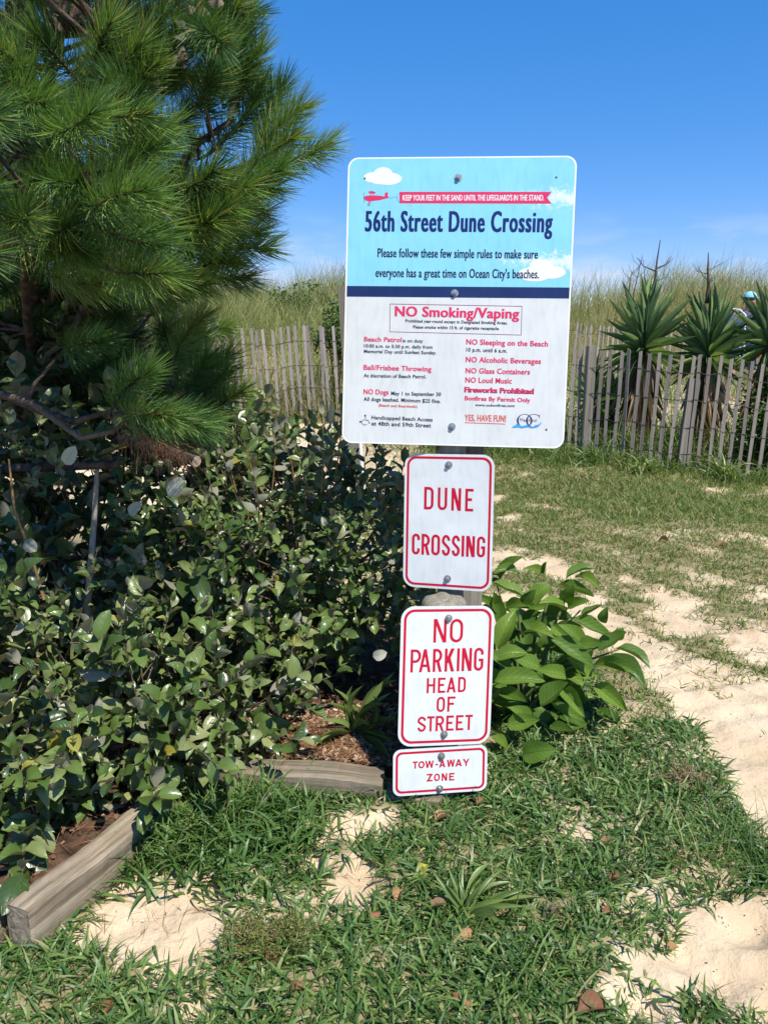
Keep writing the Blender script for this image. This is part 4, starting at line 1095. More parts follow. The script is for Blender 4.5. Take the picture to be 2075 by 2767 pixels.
tag(link('wood_chips', me), 'tan wood chips strewn over the dark bed under the shrubs', kind='stuff')
n = 5200
x = rng.uniform(-1.5, .3, n); y = rng.uniform(1.72, 2.95, n); half = n // 2; x[:half] = rng.uniform(-.62, .2, half); y[:half] = rng.uniform(2.32, 2.62, half)
ok = pip(EDGE, x, y - .02); x, y = x[ok], y[ok]; n = len(x)
ribbons('pine_straw', np.stack([x, y, np.array([bed_z(a, b) for a, b in zip(x, y)]) + rng.uniform(.004, .024, n)], 1), rng.uniform(.05, .12, n), rng.uniform(.0012, .002, n), rng.uniform(0, 6.28, n), rng.uniform(-.15, .3, n), rng.uniform(-.2, .4, n), 3, M['needle_dry'], rng.uniform(0, 1, n), 'reddish brown pine needles littering the mulched bed')
n = 520
x = rng.uniform(-.9, 0, n); y = rng.uniform(1.45, 2.2, n); d0 = turf_density(x, y); ok = (~pip(BED, x, y)) & (d0 < .4); x, y = x[ok], y[ok]; n = len(x)
ribbons('stray_pine_needles', np.stack([x, y, terrain(x, y) + .006], 1), rng.uniform(.03, .09, n), rng.uniform(.0012, .002, n), rng.uniform(0, 6.28, n), rng.uniform(-.05, .15, n), rng.uniform(-.1, .2, n), 3, M['needle_dry'], rng.uniform(0, 1, n), 'single brown pine needles and twigs lying on the bare sand', curl=1.0)

mb = MB(); rr_ = []
sb = leaf_material('shell_and_grit', [(0, (.10, .07, .05)), (.35, (.30, .22, .15)), (.7, (.55, .48, .38)), (1, (.70, .66, .58))], rough=.7, trans=0.0, spec=.3)
for i in range(5200):
    x = random.uniform(-1.0, 2.6); y = random.uniform(1.3, 4.6); 
    if pip(BED, np.array(x), np.array(y)) or float(turf_density(np.array(x), np.array(y))) > .6: continue
    q = random.uniform(.0012, .0042)
    Mx = Matrix.Translation((x, y, T(x, y) + q * .3)) @ Euler((random.uniform(-3, 3), random.uniform(-3, 3), random.uniform(0, 6.28))).to_matrix().to_4x4()
    mb.box((0, 0, 0), (q * random.uniform(1, 2.6), q, q * .5), Mx); rr_ += [random.random()] * 8
me = mb.mesh('shell_grit', sb); a_ = me.attributes.new('rnd', 'FLOAT', 'POINT'); a_.data.foreach_set('value', rr_)
tag(link('shell_grit', me), 'bits of shell, seed and grit sprinkled on the bare sand', kind='stuff')

# ------------------------------------------------------------------ slat fences
def slat_mesh(w, h, seed):
    rd = random.Random(seed); mb = MB(); rows = 6; vs = []; t = .010
    for r_ in range(rows):
        z = h * r_ / (rows - 1); dx = rd.uniform(-.003, .003); ww = w * rd.uniform(.92, 1.05)
        sl = rd.uniform(-.012, .012) if r_ == rows - 1 else 0
        for (u, v) in ((-1, -1), (1, -1), (1, 1), (-1, 1)):
            vs.append((dx + u * ww / 2, v * t / 2, z + sl * u))
    mb.add(vs, [(r_ * 4 + k, r_ * 4 + (k + 1) % 4, (r_ + 1) * 4 + (k + 1) % 4, (r_ + 1) * 4 + k) for r_ in range(rows - 1) for k in range(4)] + [(20, 21, 22, 23), (3, 2, 1, 0)])
    return mb
def fence(name, pts, spacing, h, mat, label, lean, wires, posts, sink=.05, jit=.012, hj=.02, wire_r=.0028):
    root = empty(name, (pts[0][0], pts[0][1], T(*pts[0])), label, 'fence')
    root.location.z = T(*pts[0])
    meshes = [slat_mesh(.036, h, 5 + k).mesh('slat', mat) for k in range(5)]
    seg = [0]
    for a, b in zip(pts, pts[1:]): seg.append(seg[-1] + math.hypot(b[0] - a[0], b[1] - a[1]))
    L_ = seg[-1]; n = int(L_ / spacing); tops = []
    for i in range(n + 1):
        s = min(L_, i * spacing + random.uniform(-.012, .012)); s = max(0, s)
        k = max(0, min(len(pts) - 2, int(np.searchsorted(seg, s)) - 1)); t = (s - seg[k]) / (seg[k + 1] - seg[k])
        x = pts[k][0] + (pts[k + 1][0] - pts[k][0]) * t; y = pts[k][1] + (pts[k + 1][1] - pts[k][1]) * t
        yaw = math.atan2(pts[k + 1][1] - pts[k][1], pts[k + 1][0] - pts[k][0])
        z = T(x, y) - sink + random.uniform(-hj, hj) + .02 * math.sin(s * 2.1)
        ln = lean(s / L_) + random.gauss(0, jit)
        Mx = Matrix.Translation((x, y, z)) @ Matrix.Rotation(yaw, 4, 'Z') @ Matrix.Rotation(ln, 4, 'Y') @ Matrix.Rotation(random.gauss(0, .02), 4, 'X') @ Matrix.Rotation(random.gauss(0, .12), 4, 'Z')
        link('slat', random.choice(meshes), root, Mx)
        tops.append(Mx)
    for wv in wires:
        mb = MB(); P1 = []; P2 = []
        for i, Mx in enumerate(tops):
            sgn = 1 if i % 2 else -1
            P1.append(Mx @ Vector((0, sgn * .008, wv + random.uniform(-.006, .006)))); P2.append(Mx @ Vector((0, -sgn * .008, wv + random.uniform(-.006, .006))))
            if i < len(tops) - 1:
                md = (Mx @ Vector((0, 0, wv))).lerp(tops[i + 1] @ Vector((0, 0, wv)), .5) + Vector((0, 0, -.004)); P1.append(md); P2.append(md + Vector((0, 0, .003)))
        mb.tube(P1, wire_r, 4, cap=False); mb.tube(P2, wire_r, 4, cap=False)
        link('wire', mb.mesh('wire', M['wire']), root, Matrix.Identity(4))
    for (x, y, ph, pw, ln) in posts:
        mb = MB(); a = pw / 2; c = .01
        sec = [(a - c, -a), (a, -a + c), (a, a - c), (a - c, a), (-a + c, a), (-a, a - c), (-a, -a + c), (-a + c, -a)]
        vs = [(u, v, z) for z in (0, ph * .5, ph) for u, v in sec]
        mb.add(vs, [(r_ * 8 + k, r_ * 8 + (k + 1) % 8, (r_ + 1) * 8 + (k + 1) % 8, (r_ + 1) * 8 + k) for r_ in range(2) for k in range(8)] + [tuple(16 + k for k in range(8))])
        link('post', mb.mesh('post', M['greypost']), root, Matrix.Translation((x, y, T(x, y) - .05)) @ Matrix.Rotation(ln, 4, 'Y'))
    return root
fence('slat_fence', [(-.3, 8.9), (2.17, 8.62), (3.0, 8.12), (4.2, 7.92), (5.2, 7.8)], .100, 1.25, M['slat'], 'weathered slat fence with yuccas behind it, on the right beyond the lawn', lambda t: -.02 + .055 * t, (.22, .50, .79, 1.07), [(2.27, 8.60, 1.28, .10, 0.0), (3.19, 8.14, 1.02, .105, .05), (.4, 8.85, 1.2, .10, 0)])
fence('slat_fence', [(-3.7, 9.75), (-2.2, 9.85), (.6, 9.95)], .095, 1.27, M['slat_pale'], 'pale lilac grey slat fence below the dune grass, left of the big sign', lambda t: -.065 + .01 * t, (.22, .50, .78, 1.08), [], wire_r=.0026)
fence('slat_fence', [(1.5, 13.6), (3.2, 14.2), (5.2, 14.6), (8.6, 14.2)], .112, 1.2, M['slat_pale'], 'more distant slat fence crossing behind the yuccas', lambda t: .02, (.25, .6, 1.05), [(5.0, 14.62, 1.25, .13, 0), (7.6, 14.35, 1.2, .12, 0)], jit=.03)

# ------------------------------------------------------------------ yuccas
YL = [leaf_mesh('leaf', leaf_shape(6, 3, p_sword, .5, a, 0), M['yucca']) for a in (.02, -.1, .12)]
YD = [leaf_mesh('dry_leaf', leaf_shape(5, 3, p_sword, .4, a, .02), M['yucca_dry']) for a in (.1, -.2)]
def yucca(cx_, cy_, cz, r, n, label, trunk=True, stalk=None, dry=40, low=-.7):
    gz = T(cx_, cy_)
    root = empty('yucca', (cx_, cy_, gz), label, 'yucca', 'yuccas behind the slat fence')
    c = Vector((cx_, cy_, cz))
    for i in range(n):
        t = i / n; az = i * 2.39996 + random.uniform(-.2, .2)
        el = (math.pi / 2 * .98) * (1 - t ** 1.35) + low * t ** 1.35; el += random.uniform(-.12, .12)
        d = Vector((math.cos(az) * math.cos(el), math.sin(az) * math.cos(el), math.sin(el)))
        L_ = r * random.uniform(.8, 1.15) * (.72 + .32 * max(0, math.sin(el)) ** 1.2)
        base = c + Vector((d.x * .03, d.y * .03, .08 * (1 - t) - .10 * t))
        tip = base + d * L_ + Vector((random.gauss(0, .05), random.gauss(0, .05), 0)) * L_
        if el < .5: tip.z -= random.uniform(0, .12) * L_
        nr = Vector((0, 0, 1)) if el < 1.2 else Vector((-d.x, -d.y, .3))
        o = link('leaf', random.choice(YL), root, leaf_mat(base, tip, nr - d * .1, .034 * random.uniform(.75, 1.15), L_ * .25))
    for i in range(dry):
        az = random.uniform(0, 6.28); el = random.uniform(-1.5, -.9)
        d = Vector((math.cos(az) * math.cos(el), math.sin(az) * math.cos(el), math.sin(el)))
        base = c + Vector((d.x * .05, d.y * .05, -random.uniform(.05, .5) * max(.2, (cz - gz)))); L_ = min(r * random.uniform(.5, .9), (base.z - gz) * 1.0)
        if L_ < .1: continue
        link('dry_leaf', random.choice(YD), root, leaf_mat(base, base + d * L_, (d.x, d.y, .4), .03, L_ * .3))
    if trunk:
        mb = MB(); mb.tube([(cx_, cy_, gz - .05), (cx_ + .02, cy_, (gz + cz) / 2), (cx_, cy_, cz)], [.06, .055, .05], 9)
        link('trunk', mb.mesh('trunk', M['bark']), root)
    if stalk:
        b, tp = stalk; b = Vector(b); tp = Vector(tp); mb = MB(); ax = tp - b
        mb.tube([b, b.lerp(tp, .35) + Vector((.015, 0, 0)), b.lerp(tp, .7), tp], [.022, .017, .010, .004], 6)
        for k in range(5):
            t = random.uniform(.3, .8); s = b.lerp(tp, t); sd = random.choice((-1, 1)); l = random.uniform(.10, .30) * (1 - (t - .3) * .8)
            e1 = s + Vector((sd * l * .6, random.uniform(-.1, .1), l * .25)); e2 = s + Vector((sd * l * 1.0, random.uniform(-.15, .15), l * .65))
            mb.tube([s, e1, e2], [.005, .004, .002], 4)
            mb.tube([e1, e1 + Vector((sd * .05, .03, .09))], [.003, .002], 4)
        link('flower_stalk', mb.mesh('flower_stalk', M['dead_stalk']), root)
def ypos(px, py, Y): p = at(px, py, Y); return p.x, p.y, p.z
x, y, z = ypos(1739, 938, 9.0)
yucca(x, y, z, .66, 110, 'yucca with a tall dead flower stalk, right beside the big sign', stalk=(at(1752, 850, 9.05), at(1783, 648, 9.05)), dry=120)
x, y, z = ypos(1913, 958, 8.9)
yucca(x, y, z, .62, 105, 'middle yucca, between the stalked one and the person', stalk=(at(1908, 820, 9.0), at(1913, 682, 9.0)), dry=110)
x, y, z = ypos(2062, 925, 8.7)
yucca(x + .06, y, z, .58, 78, 'darker yucca at the right edge in front of the person', dry=45)
x, y, z = ypos(1606, 1075, 9.15)
yucca(x, y, z, .42, 46, 'small bluish yucca crouched behind the first fence post', trunk=True, dry=22, low=-.5)
x, y, z = ypos(1648, 1120, 9.6)
yucca(x, y, z, .45, 50, 'half hidden yucca low down behind the slats under the stalked one', trunk=True, dry=30)
# bare dead plant stalks
mb = MB()
for (x0, y0, x1, y1, Y) in ((1712, 790, 1735, 690, 11), (1745, 800, 1737, 700, 12), (1700, 770, 1706, 732, 11)):
    b = at(x0, y0, Y); tp = at(x1, y1, Y); lo = Vector((b.x, b.y, T(b.x, b.y)))
    mb.tube([lo, b, tp], [.012, .008, .003], 5)
    for k in range(3):
        s = b.lerp(tp, random.uniform(.3, .9)); sd = random.choice((-1, 1)); mb.tube([s, s + Vector((sd * .09, 0, .08)), s + Vector((sd * .13, 0, .17))], [.004, .003, .002], 4)
o = link('dead_weed_stalks', mb.mesh('dead_weed_stalks', M['dead_stalk'])); tag(o, 'bare dark dead stalks sticking up out of the dune grass', kind='stuff')

# ------------------------------------------------------------------ shrubs built from leafy shoots
EL_SH = [leaf_shape(6, 3, p_ell, .16, .14, .03, ph) for ph in (0, 2, 4)] + [leaf_shape(6, 3, p_ovate, .24, .26, .04, 1.0), leaf_shape(6, 3, p_ell, .32, -.16, .04, 3.0), leaf_shape(6, 3, p_lance, .1, .4, .04, 3.0)]
def shoots(ells, count, leaf_len, seed, zmin=.16, upbias=.5, camside=.55, inner=.55, nleaf=(8, 13), shoot_len=(.14, .30), cut=None):
    rd = random.Random(seed); Ms = []; rn = []; twigs = []; wh = []
    tw = sum(e[1][0] * e[1][1] + e[1][0] * e[1][2] for e in ells)
    while len(twigs) < count:
        q = rd.uniform(0, tw)
        for e in ells:
            q -= e[1][0] * e[1][1] + e[1][0] * e[1][2]
            if q <= 0: break
        (cx_, cy_, cz), (rx, ry, rz) = e
        v = Vector((rd.gauss(0, 1), rd.gauss(0, 1), rd.gauss(0, 1))).normalized()
        if rd.random() < camside and v.y > 0: v.y = -v.y
        rr = rd.uniform(inner, 1.06) ** .6 * (1 + .10 * math.sin(9 * v.x + seed) * math.sin(8 * v.z + 2 * seed) + .06 * math.sin(17 * v.x) * math.sin(15 * v.z))
        b = Vector((cx_ + v.x * rx * rr, cy_ + v.y * ry * rr, cz + v.z * rz * rr))
        if b.z < zmin: continue
        if cut and cut(b): continue
        nrm = Vector((v.x / rx, v.y / ry, v.z / rz)).normalized()
        d = (nrm + Vector((0, 0, upbias)) + Vector((rd.gauss(0, .35), rd.gauss(0, .35), rd.gauss(0, .35)))).normalized()
        L_ = rd.uniform(*shoot_len); nl = rd.randint(*nleaf)
        bend = Vector((rd.gauss(0, .25), rd.gauss(0, .25), rd.uniform(-.5, .2)))
        P = [b - d * .10]
        for k in range(5): P.append(P[-1] + (d + bend * (k / 5)).normalized() * (L_ + .10) / 5)
        twigs.append(P); sh_r = rd.random(); size = leaf_len * rd.uniform(.62, 1.4)
        az0 = rd.uniform(0, 6.28)
        for k in range(nl):
            t = .28 + .72 * (k + 1) / nl; s = t * 5; i0 = min(4, int(s)); p = P[i0].lerp(P[i0 + 1], s - i0)
            ax = (P[i0 + 1] - P[i0]).normalized()
            az = az0 + k * 2.4
            u = ax.cross(Vector((.2, .1, 1))).normalized(); w_ = ax.cross(u)
            out = (u * math.cos(az) + w_ * math.sin(az))
            ld = (out * 1.0 + ax * rd.uniform(.25, .9) + Vector((0, 0, rd.uniform(-.35, .15)))).normalized()
            if k >= nl - 2: ld = (ax + out * .45).normalized()
            l = size * rd.uniform(.65, 1.12) * (0.65 if k == nl - 1 else 1)
            nr = Vector((rd.gauss(0, .38), rd.gauss(0, .38) - .2, 1.0)) + ax * .35
            if rd.random() < .045: nr = -nr
            Ms.append(leaf_mat(p, p + ld * l, nr, l * rd.uniform(.46, .66), l)); rn.append((sh_r * .5 + rd.random() * .5) * .93 if rd.random() < .985 else .99); wh.append(rd.randrange(len(EL_SH)))
    return Ms, rn, wh, twigs
def shrub(name, loc, label, Ms, rn, wh, twigs, stems, mat, tw_mat='twig', limit=300):
    root = empty(name, loc, label, 'shrub')
    pick = set(visible_pick(Ms, limit, 9))
    rest = [i for i in range(len(Ms)) if i not in pick]
    meshes = [leaf_mesh('leaf', s, mat) for s in EL_SH]
    for i in sorted(pick): link('leaf', meshes[wh[i]], root, Ms[i])
    join_leaves('foliage', [Ms[i] for i in rest], EL_SH, [wh[i] for i in rest], mat, None, [rn[i] for i in rest])
    o = bpy.data.objects['foliage'] if False else COL.objects[-1]
    o.parent = root; o.matrix_parent_inverse = Matrix.Translation(root.location).inverted()
    mb = MB()
    for P in twigs: mb.tube(P, [.0028, .0026, .0023, .002, .0017, .0012], 4, cap=False)
    link('twigs', mb.mesh('twigs', M[tw_mat]), root)['kind'] = 'stuff'
    for S_ in stems:
        mb = MB(); mb.tube(S_[0], S_[1], 7, 0); link('stem', mb.mesh('stem', M[S_[2] if len(S_) > 2 else 'twig']), root)
    return root
def rnd_stems(ells, base, n, seed, rad=.010):
    rd = random.Random(seed); out = []
    for i in range(n):
        (c, r_) = ells[i % len(ells)]
        e = Vector((c[0] + rd.uniform(-.7, .7) * r_[0], c[1] + rd.uniform(-.6, .5) * r_[1], c[2] + rd.uniform(0, .7) * r_[2]))
        b = Vector(base) + Vector((rd.uniform(-.18, .18), rd.uniform(-.12, .12), 0))
        m = b.lerp(e, .45) + Vector((rd.uniform(-.12, .12), rd.uniform(-.1, .1), rd.uniform(0, .12)))
        out.append(([b, b.lerp(m, .5) + Vector((rd.uniform(-.03, .03), 0, .03)), m, m.lerp(e, .6) + Vector((rd.uniform(-.04, .04), 0, .02)), e], [rad * 1.2, rad, rad * .8, rad * .55, rad * .3]))
    return out
# shrub right of centre-left, its top level with the sand behind
E1 = [((-.40, 3.10, .62), (.50, .46, .42)), ((-.02, 3.15, .58), (.24, .36, .36)), ((-.62, 2.95, .55), (.34, .38, .38)), ((-.75, 3.45, .78), (.4, .3, .36))]
a = shoots(E1, 470, .060, 11, zmin=.28)
e1_root = shrub('elaeagnus_shrub', (-.35, 3.1, .1), 'glossy shrub with silvery leaf backs, between the pine and the white signs', *a, rnd_stems(E1, (-.35, 3.05, .1), 14, 3), M['elae'])
lm1 = [leaf_mesh('leaf', s, M['elae']) for s in EL_SH]
for (x0, y0, x1, y1, Y, nl_) in ((868, 1330, 872, 1120, 2.75, 9), (905, 1300, 925, 1095, 2.8, 9), (735, 1330, 742, 1170, 2.8, 8), (800, 1330, 768, 1180, 2.85, 8), (980, 1330, 985, 1235, 2.9, 6), (690, 1340, 660, 1190, 2.8, 8), (845, 1330, 848, 1205, 2.95, 7), (640, 1330, 600, 1215, 2.8, 7), (1000, 1560, 1060, 1500, 2.6, 6), (700, 1420, 690, 1290, 2.55, 8)):
    b0 = at(x0, y0, Y); b1 = at(x1, y1, Y - .03); mb = MB(); mb.tube([b0, b0.lerp(b1, .5) + Vector((.006, 0, 0)), b1], [.003, .0025, .0015], 5); link('stem', mb.mesh('stem', M['twig_orange']), e1_root)
    for k in range(nl_):
        p_ = b0.lerp(b1, .35 + .65 * k / (nl_ - 1)); sd = 1 if k % 2 else -1; l_ = random.uniform(.035, .062)
        d_ = Vector((sd * random.uniform(.4, 1), random.uniform(-.6, .4), random.uniform(.1, .9))).normalized()
        if k == nl_ - 1: d_ = Vector((.1, -.1, 1)).normalized()
        link('leaf', random.choice(lm1), e1_root, leaf_mat(p_, p_ + d_ * l_, Vector((random.gauss(0, .5), random.gauss(-.2, .7), .8)) * (-1 if random.random() < .35 else 1), l_ * .5, l_))
M['silver'] = leaf_material('silvery_leaf', [(0, (.42, .41, .31)), (1, (.60, .59, .48))], rough=.6, trans=.25, spec=.3, vein=((.34, .33, .24), 6, .5), bump=.4)
lms = [leaf_mesh('pale_leaf', s, M['silver']) for s in EL_SH[:3]]
for (x0, y0, x1, y1, Y, w_) in ((1008, 1775, 1046, 1762, 2.45, .038), (178, 1255, 205, 1205, 2.45, .045), (790, 1680, 812, 1650, 2.6, .028), (305, 1890, 330, 1830, 2.3, .035), (150, 2100, 165, 2150, 1.95, .03), (70, 1460, 100, 1490, 2.5, .045), (620, 1270, 630, 1240, 2.6, .028), (455, 1340, 500, 1290, 2.55, .05), (350, 1390, 385, 1360, 2.5, .04), (890, 1140, 893, 1088, 2.72, .02), (880, 1420, 870, 1395, 2.6, .02)):
    link('pale_leaf', random.choice(lms), e1_root, leaf_mat(at(x0, y0, Y), at(x1, y1, Y - .01), (random.gauss(.2, .3), -1, .5), w_, .05))['label'] = 'pale silvery leaf turned underside up'
# tall one under the pine at the left
E2 = [((-1.15, 3.05, .70), (.62, .45, .48)), ((-1.75, 2.95, .55), (.6, .5, .6)), ((-1.9, 3.5, 1.1), (.7, .4, .45)), ((-1.25, 3.6, .95), (.6, .35, .42)), ((-1.3, 3.95, .72), (.9, .28, .5))]
a = shoots(E2, 560, .080, 12, zmin=.2, camside=.7)
st = rnd_stems(E2, (-1.2, 3.0, .1), 12, 4)
st.append(([at(242, 1790, 2.62), at(236, 1640, 2.6), at(250, 1480, 2.62), at(262, 1300, 2.72), at(262, 1180, 2.8)], [.013, .013, .0115, .009, .006], 'bleached'))
st.append(([at(120, 1620, 2.5), at(85, 1500, 2.5), at(40, 1380, 2.52), at(25, 1240, 2.55)], [.006, .0055, .005, .003], 'twig_orange'))
st.append(([at(560, 1880, 2.62), at(640, 1830, 2.58), at(720, 1780, 2.58)], [.010, .008, .005]))
st.append(([at(560, 1880, 2.64), at(660, 1855, 2.6), at(760, 1850, 2.62), at(800, 1842, 2.64)], [.008, .006, .004, .003]))
st.append(([at(600, 1860, 2.62), at(650, 1770, 2.6), at(672, 1740, 2.6)], [.006, .004, .003]))
st.append(([at(560, 1885, 2.6), at(640, 1880, 2.6), at(700, 1868, 2.6)], [.006, .005, .003]))
st.append(([at(320, 1930, 2.2), at(400, 1945, 2.2), at(450, 1928, 2.25)], [.004, .004, .003]))
shrub('elaeagnus_shrub', (-1.2, 3.0, .1), 'tall dark shrub with large leaves under the pine boughs at the left edge', *a, st, M['elae'])
# front one spilling over the timber
E3 = [((-1.02, 2.32, .38), (.40, .30, .30)), ((-.78, 2.42, .28), (.28, .24, .24)), ((-1.5, 2.3, .45), (.5, .35, .4)), ((-.62, 2.50, .30), (.22, .18, .16)), ((-1.15, 2.05, .26), (.26, .18, .14))]
a = shoots(E3, 265, .074, 13, zmin=.15, camside=.75, upbias=.35)
shrub('elaeagnus_shrub', (-1.0, 2.4, .1), 'low bright glossy shrub spilling over the sunlit timber at lower left', *a, rnd_stems(E3, (-1.0, 2.4, .1), 9, 5, .008), M['elae'])
# shoot climbing out past the top of the pine
root = empty('elaeagnus_shoot', at(590, 420, 2.75), 'shoot with curled silvery leaves dangling against the pine near the top edge', 'shoot')
P = [at(590, 420, 2.75), at(560, 300, 2.7), at(478, 170, 2.65), at(490, 80, 2.62), at(540, 10, 2.6), at(580, -40, 2.6)]
mb = MB(); mb.tube(P, [.004, .004, .0035, .003, .003, .002], 5); link('stem', mb.mesh('stem', M['twig_orange']), root)
M['elae_shade'] = leaf_material('elaeagnus_leaf_shaded', [(0, (.10, .12, .06)), (1, (.20, .19, .11))], under=(.16, .13, .085), rough=.5, trans=.2)  # shade and backlight of these leaves put into a browner leaf colour
lm = [leaf_mesh('leaf', s, M['elae_shade']) for s in EL_SH]
for (bx_, by_, tx_, ty_, w_) in ((510, 60, 470, 50, .03), (500, 70, 528, 92, .034), (495, 85, 470, 100, .03), (480, 110, 505, 160, .032), (478, 130, 500, 185, .028), (470, 140, 458, 185, .03), (545, 15, 560, 40, .032), (530, 25, 510, 10, .028), (560, 5, 590, -10, .034), (505, 75, 528, 110, .03), (575, -20, 600, 15, .03), (430, 210, 400, 230, .03)):
    link('leaf', random.choice(lm), root, leaf_mat(at(bx_, by_, 2.6), at(tx_, ty_, 2.57), (random.gauss(0, .4), .9, -.3), w_, .05))

# ------------------------------------------------------------------ pine
def tuft_mesh(seed, n=430, sl=.25, nl=.128):
    rd = np.random.default_rng(seed)
    t = rd.uniform(0.0, 1, n) ** .8; az = rd.uniform(0, 6.28, n)
    ang = (1.16 - .72 * t ** 2.6) * rd.uniform(.75, 1.15, n)
    L_ = nl * rd.uniform(.75, 1.1, n) * (1 - .12 * (t < .2))
    bx_ = .03 * np.sin(t * 2.5)
    P0 = np.stack([bx_, np.zeros(n), t * sl], 1)
    d = np.stack([np.sin(ang) * np.cos(az), np.sin(ang) * np.sin(az), np.cos(ang)], 1)
    # needles curve back towards the shoot axis
    d2 = d + np.array([0, 0, .22]) + rd.normal(0, .05, (n, 3)); d2 /= np.linalg.norm(d2, axis=1)[:, None]
    P1 = P0 + d * (L_ * .5)[:, None]; P2 = P1 + d2 * (L_ * .5)[:, None]
    s = np.cross(d, rd.normal(0, 1, (n, 3))); s /= np.linalg.norm(s, axis=1)[:, None]
    w = .0013
    V = np.stack([P0 - s * w, P0 + s * w, P1 - s * w, P1 + s * w, P2 - s * w * .25, P2 + s * w * .25], 1).reshape(-1, 3)
    b = np.arange(n) * 6
    Fq = np.concatenate([np.stack([b, b + 1, b + 3, b + 2], 1), np.stack([b + 2, b + 3, b + 5, b + 4], 1)])
    rnd = np.repeat(rd.uniform(0, .5, n), 6)
    mb = MB(); mb.tube([(.03 * math.sin(k / 4 * 2.5), 0, sl * k / 4) for k in range(5)], [.006, .0055, .005, .0045, .003], 5)
    sv = np.array(mb.v); nb = len(V)
    V = np.concatenate([V, sv]); rnd = np.concatenate([rnd, np.zeros(len(sv))])
    quads = np.array([f for f in mb.f if len(f) == 4]) + nb
    Fq2 = np.concatenate([Fq, quads])
    return mesh_np('needle_cluster', V, Fq2, [M['needle'], M['bark']], {'rnd': rnd}, midx=np.concatenate([np.zeros(len(Fq)), np.ones(len(quads))]))
TUFT = [tuft_mesh(50 + k, n=470) for k in range(5)]
def frame_to(b, t, s=1.0):
    z = (t - b).normalized(); x = z.cross(Vector((random.gauss(0, 1), random.gauss(0, 1), random.gauss(0, 1)))).normalized(); y = z.cross(x)
    return Matrix(((x.x * s, y.x * s, z.x * s, b.x), (x.y * s, y.y * s, z.y * s, b.y), (x.z * s, y.z * s, z.z * s, b.z), (0, 0, 0, 1)))
tuft_list = [ # base px, tip px, depth of base, depth of tip (photograph pixels, metres)
    (560, 330, 620, 110, 2.75, 2.70), (600, 270, 655, 60, 2.85, 2.8), (500, 330, 570, 150, 2.7, 2.6), (575, 200, 640, -40, 2.8, 2.8), (640, 300, 690, 190, 2.9, 2.85),
    (560, 420, 700, 250, 2.85, 2.85), (690, 430, 820, 300, 2.8, 2.75), (650, 470, 790, 370, 2.75, 2.65), (700, 400, 760, 280, 2.9, 2.9), (620, 500, 770, 450, 2.7, 2.6), (720, 440, 850, 390, 2.85, 2.85),
    (540, 520, 690, 500, 2.65, 2.5), (600, 570, 740, 520, 2.7, 2.6), (470, 600, 620, 540, 2.6, 2.45), (440, 520, 580, 440, 2.6, 2.45), (420, 640, 560, 590, 2.6, 2.4), (560, 600, 700, 590, 2.85, 2.8),
    (540, 700, 710, 640, 3.0, 3.0), (560, 680, 730, 670, 3.1, 3.1), (480, 760, 640, 720, 3.0, 2.95), (520, 730, 680, 740, 3.15, 3.1), (400, 780, 560, 790, 2.9, 2.8), (500, 700, 640, 620, 3.1, 3.1),
    (300, 600, 440, 560, 2.5, 2.3), (250, 680, 420, 640, 2.45, 2.25), (120, 690, 260, 700, 2.3, 2.15), (30, 640, 170, 620, 2.3, 2.1), (160, 560, 330, 520, 2.5, 2.35),
    (240, 250, 130, 130, 2.55, 2.4), (230, 230, 300, 70, 2.6, 2.5), (250, 260, 380, 120, 2.6, 2.5), (180, 300, 30, 220, 2.5, 2.3), (330, 300, 440, 170, 2.65, 2.55), (100, 190, -20, 90, 2.4, 2.25), (60, 330, -60, 260, 2.4, 2.3), (300, 380, 450, 330, 2.65, 2.5), (330, 190, 430, 20, 2.7, 2.6), (440, 260, 480, 90, 2.7, 2.65),
    (480, 1080, 560, 960, 3.1, 3.05), (520, 1130, 620, 1010, 3.1, 3.05), (470, 980, 545, 880, 3.1, 3.1), (560, 1140, 640, 1080, 3.1, 3.05), (420, 1000, 520, 900, 3.3, 3.3), (520, 1060, 600, 980, 3.2, 3.2),
    (170, 950, 290, 930, 2.8, 2.7), (330, 1120, 470, 1130, 2.35, 2.25), (300, 1110, 360, 1060, 2.4, 2.35), (380, 1130, 500, 1160, 2.4, 2.35), (430, 1090, 560, 1130, 2.9, 2.9)]
rd = random.Random(99)
for i in range(135):   # the dense inside of the crown
    px_, py_ = rd.uniform(-350, 560), rd.uniform(-250, 830)
    if px_ > 640 - abs(py_ - 350) * .35: continue
    Y = rd.uniform(2.6, 3.9) if py_ < 760 else rd.uniform(2.9, 3.8)
    dx_, dy_ = rd.uniform(20, 150), rd.uniform(-130, 40)
    if rd.random() < .2: dx_ = -dx_
    tuft_list.append((px_, py_, px_ + dx_, py_ + dy_, Y, Y + rd.uniform(-.15, .05)))
for i in range(20):    # near low boughs that shade the shrubs
    px_, py_ = rd.uniform(-420, 330), rd.uniform(250, 780); Y = rd.uniform(1.95, 2.5)
    tuft_list.append((px_, py_, px_ + rd.uniform(40, 170), py_ + rd.uniform(-70, 30), Y, Y - rd.uniform(.0, .15)))
for i in range(26):    # boughs above the picture
    px_, py_ = rd.uniform(-500, 560), rd.uniform(-900, -150); Y = rd.uniform(2.2, 3.4)
    tuft_list.append((px_, py_, px_ + rd.uniform(-60, 150), py_ + rd.uniform(-120, 30), Y, Y - rd.uniform(.0, .15)))
for i in range(175):    # shaded skirt
    px_, py_ = rd.uniform(-250, 500), rd.uniform(790, 1200); Y = rd.uniform(3.35, 4.6)
    tuft_list.append((px_, py_, px_ + rd.uniform(-40, 130), py_ + rd.uniform(-90, 30), Y, Y + rd.uniform(-.1, .05)))
pine_root_p = Vector((-1.75, 3.75, T(-1.75, 3.75)))
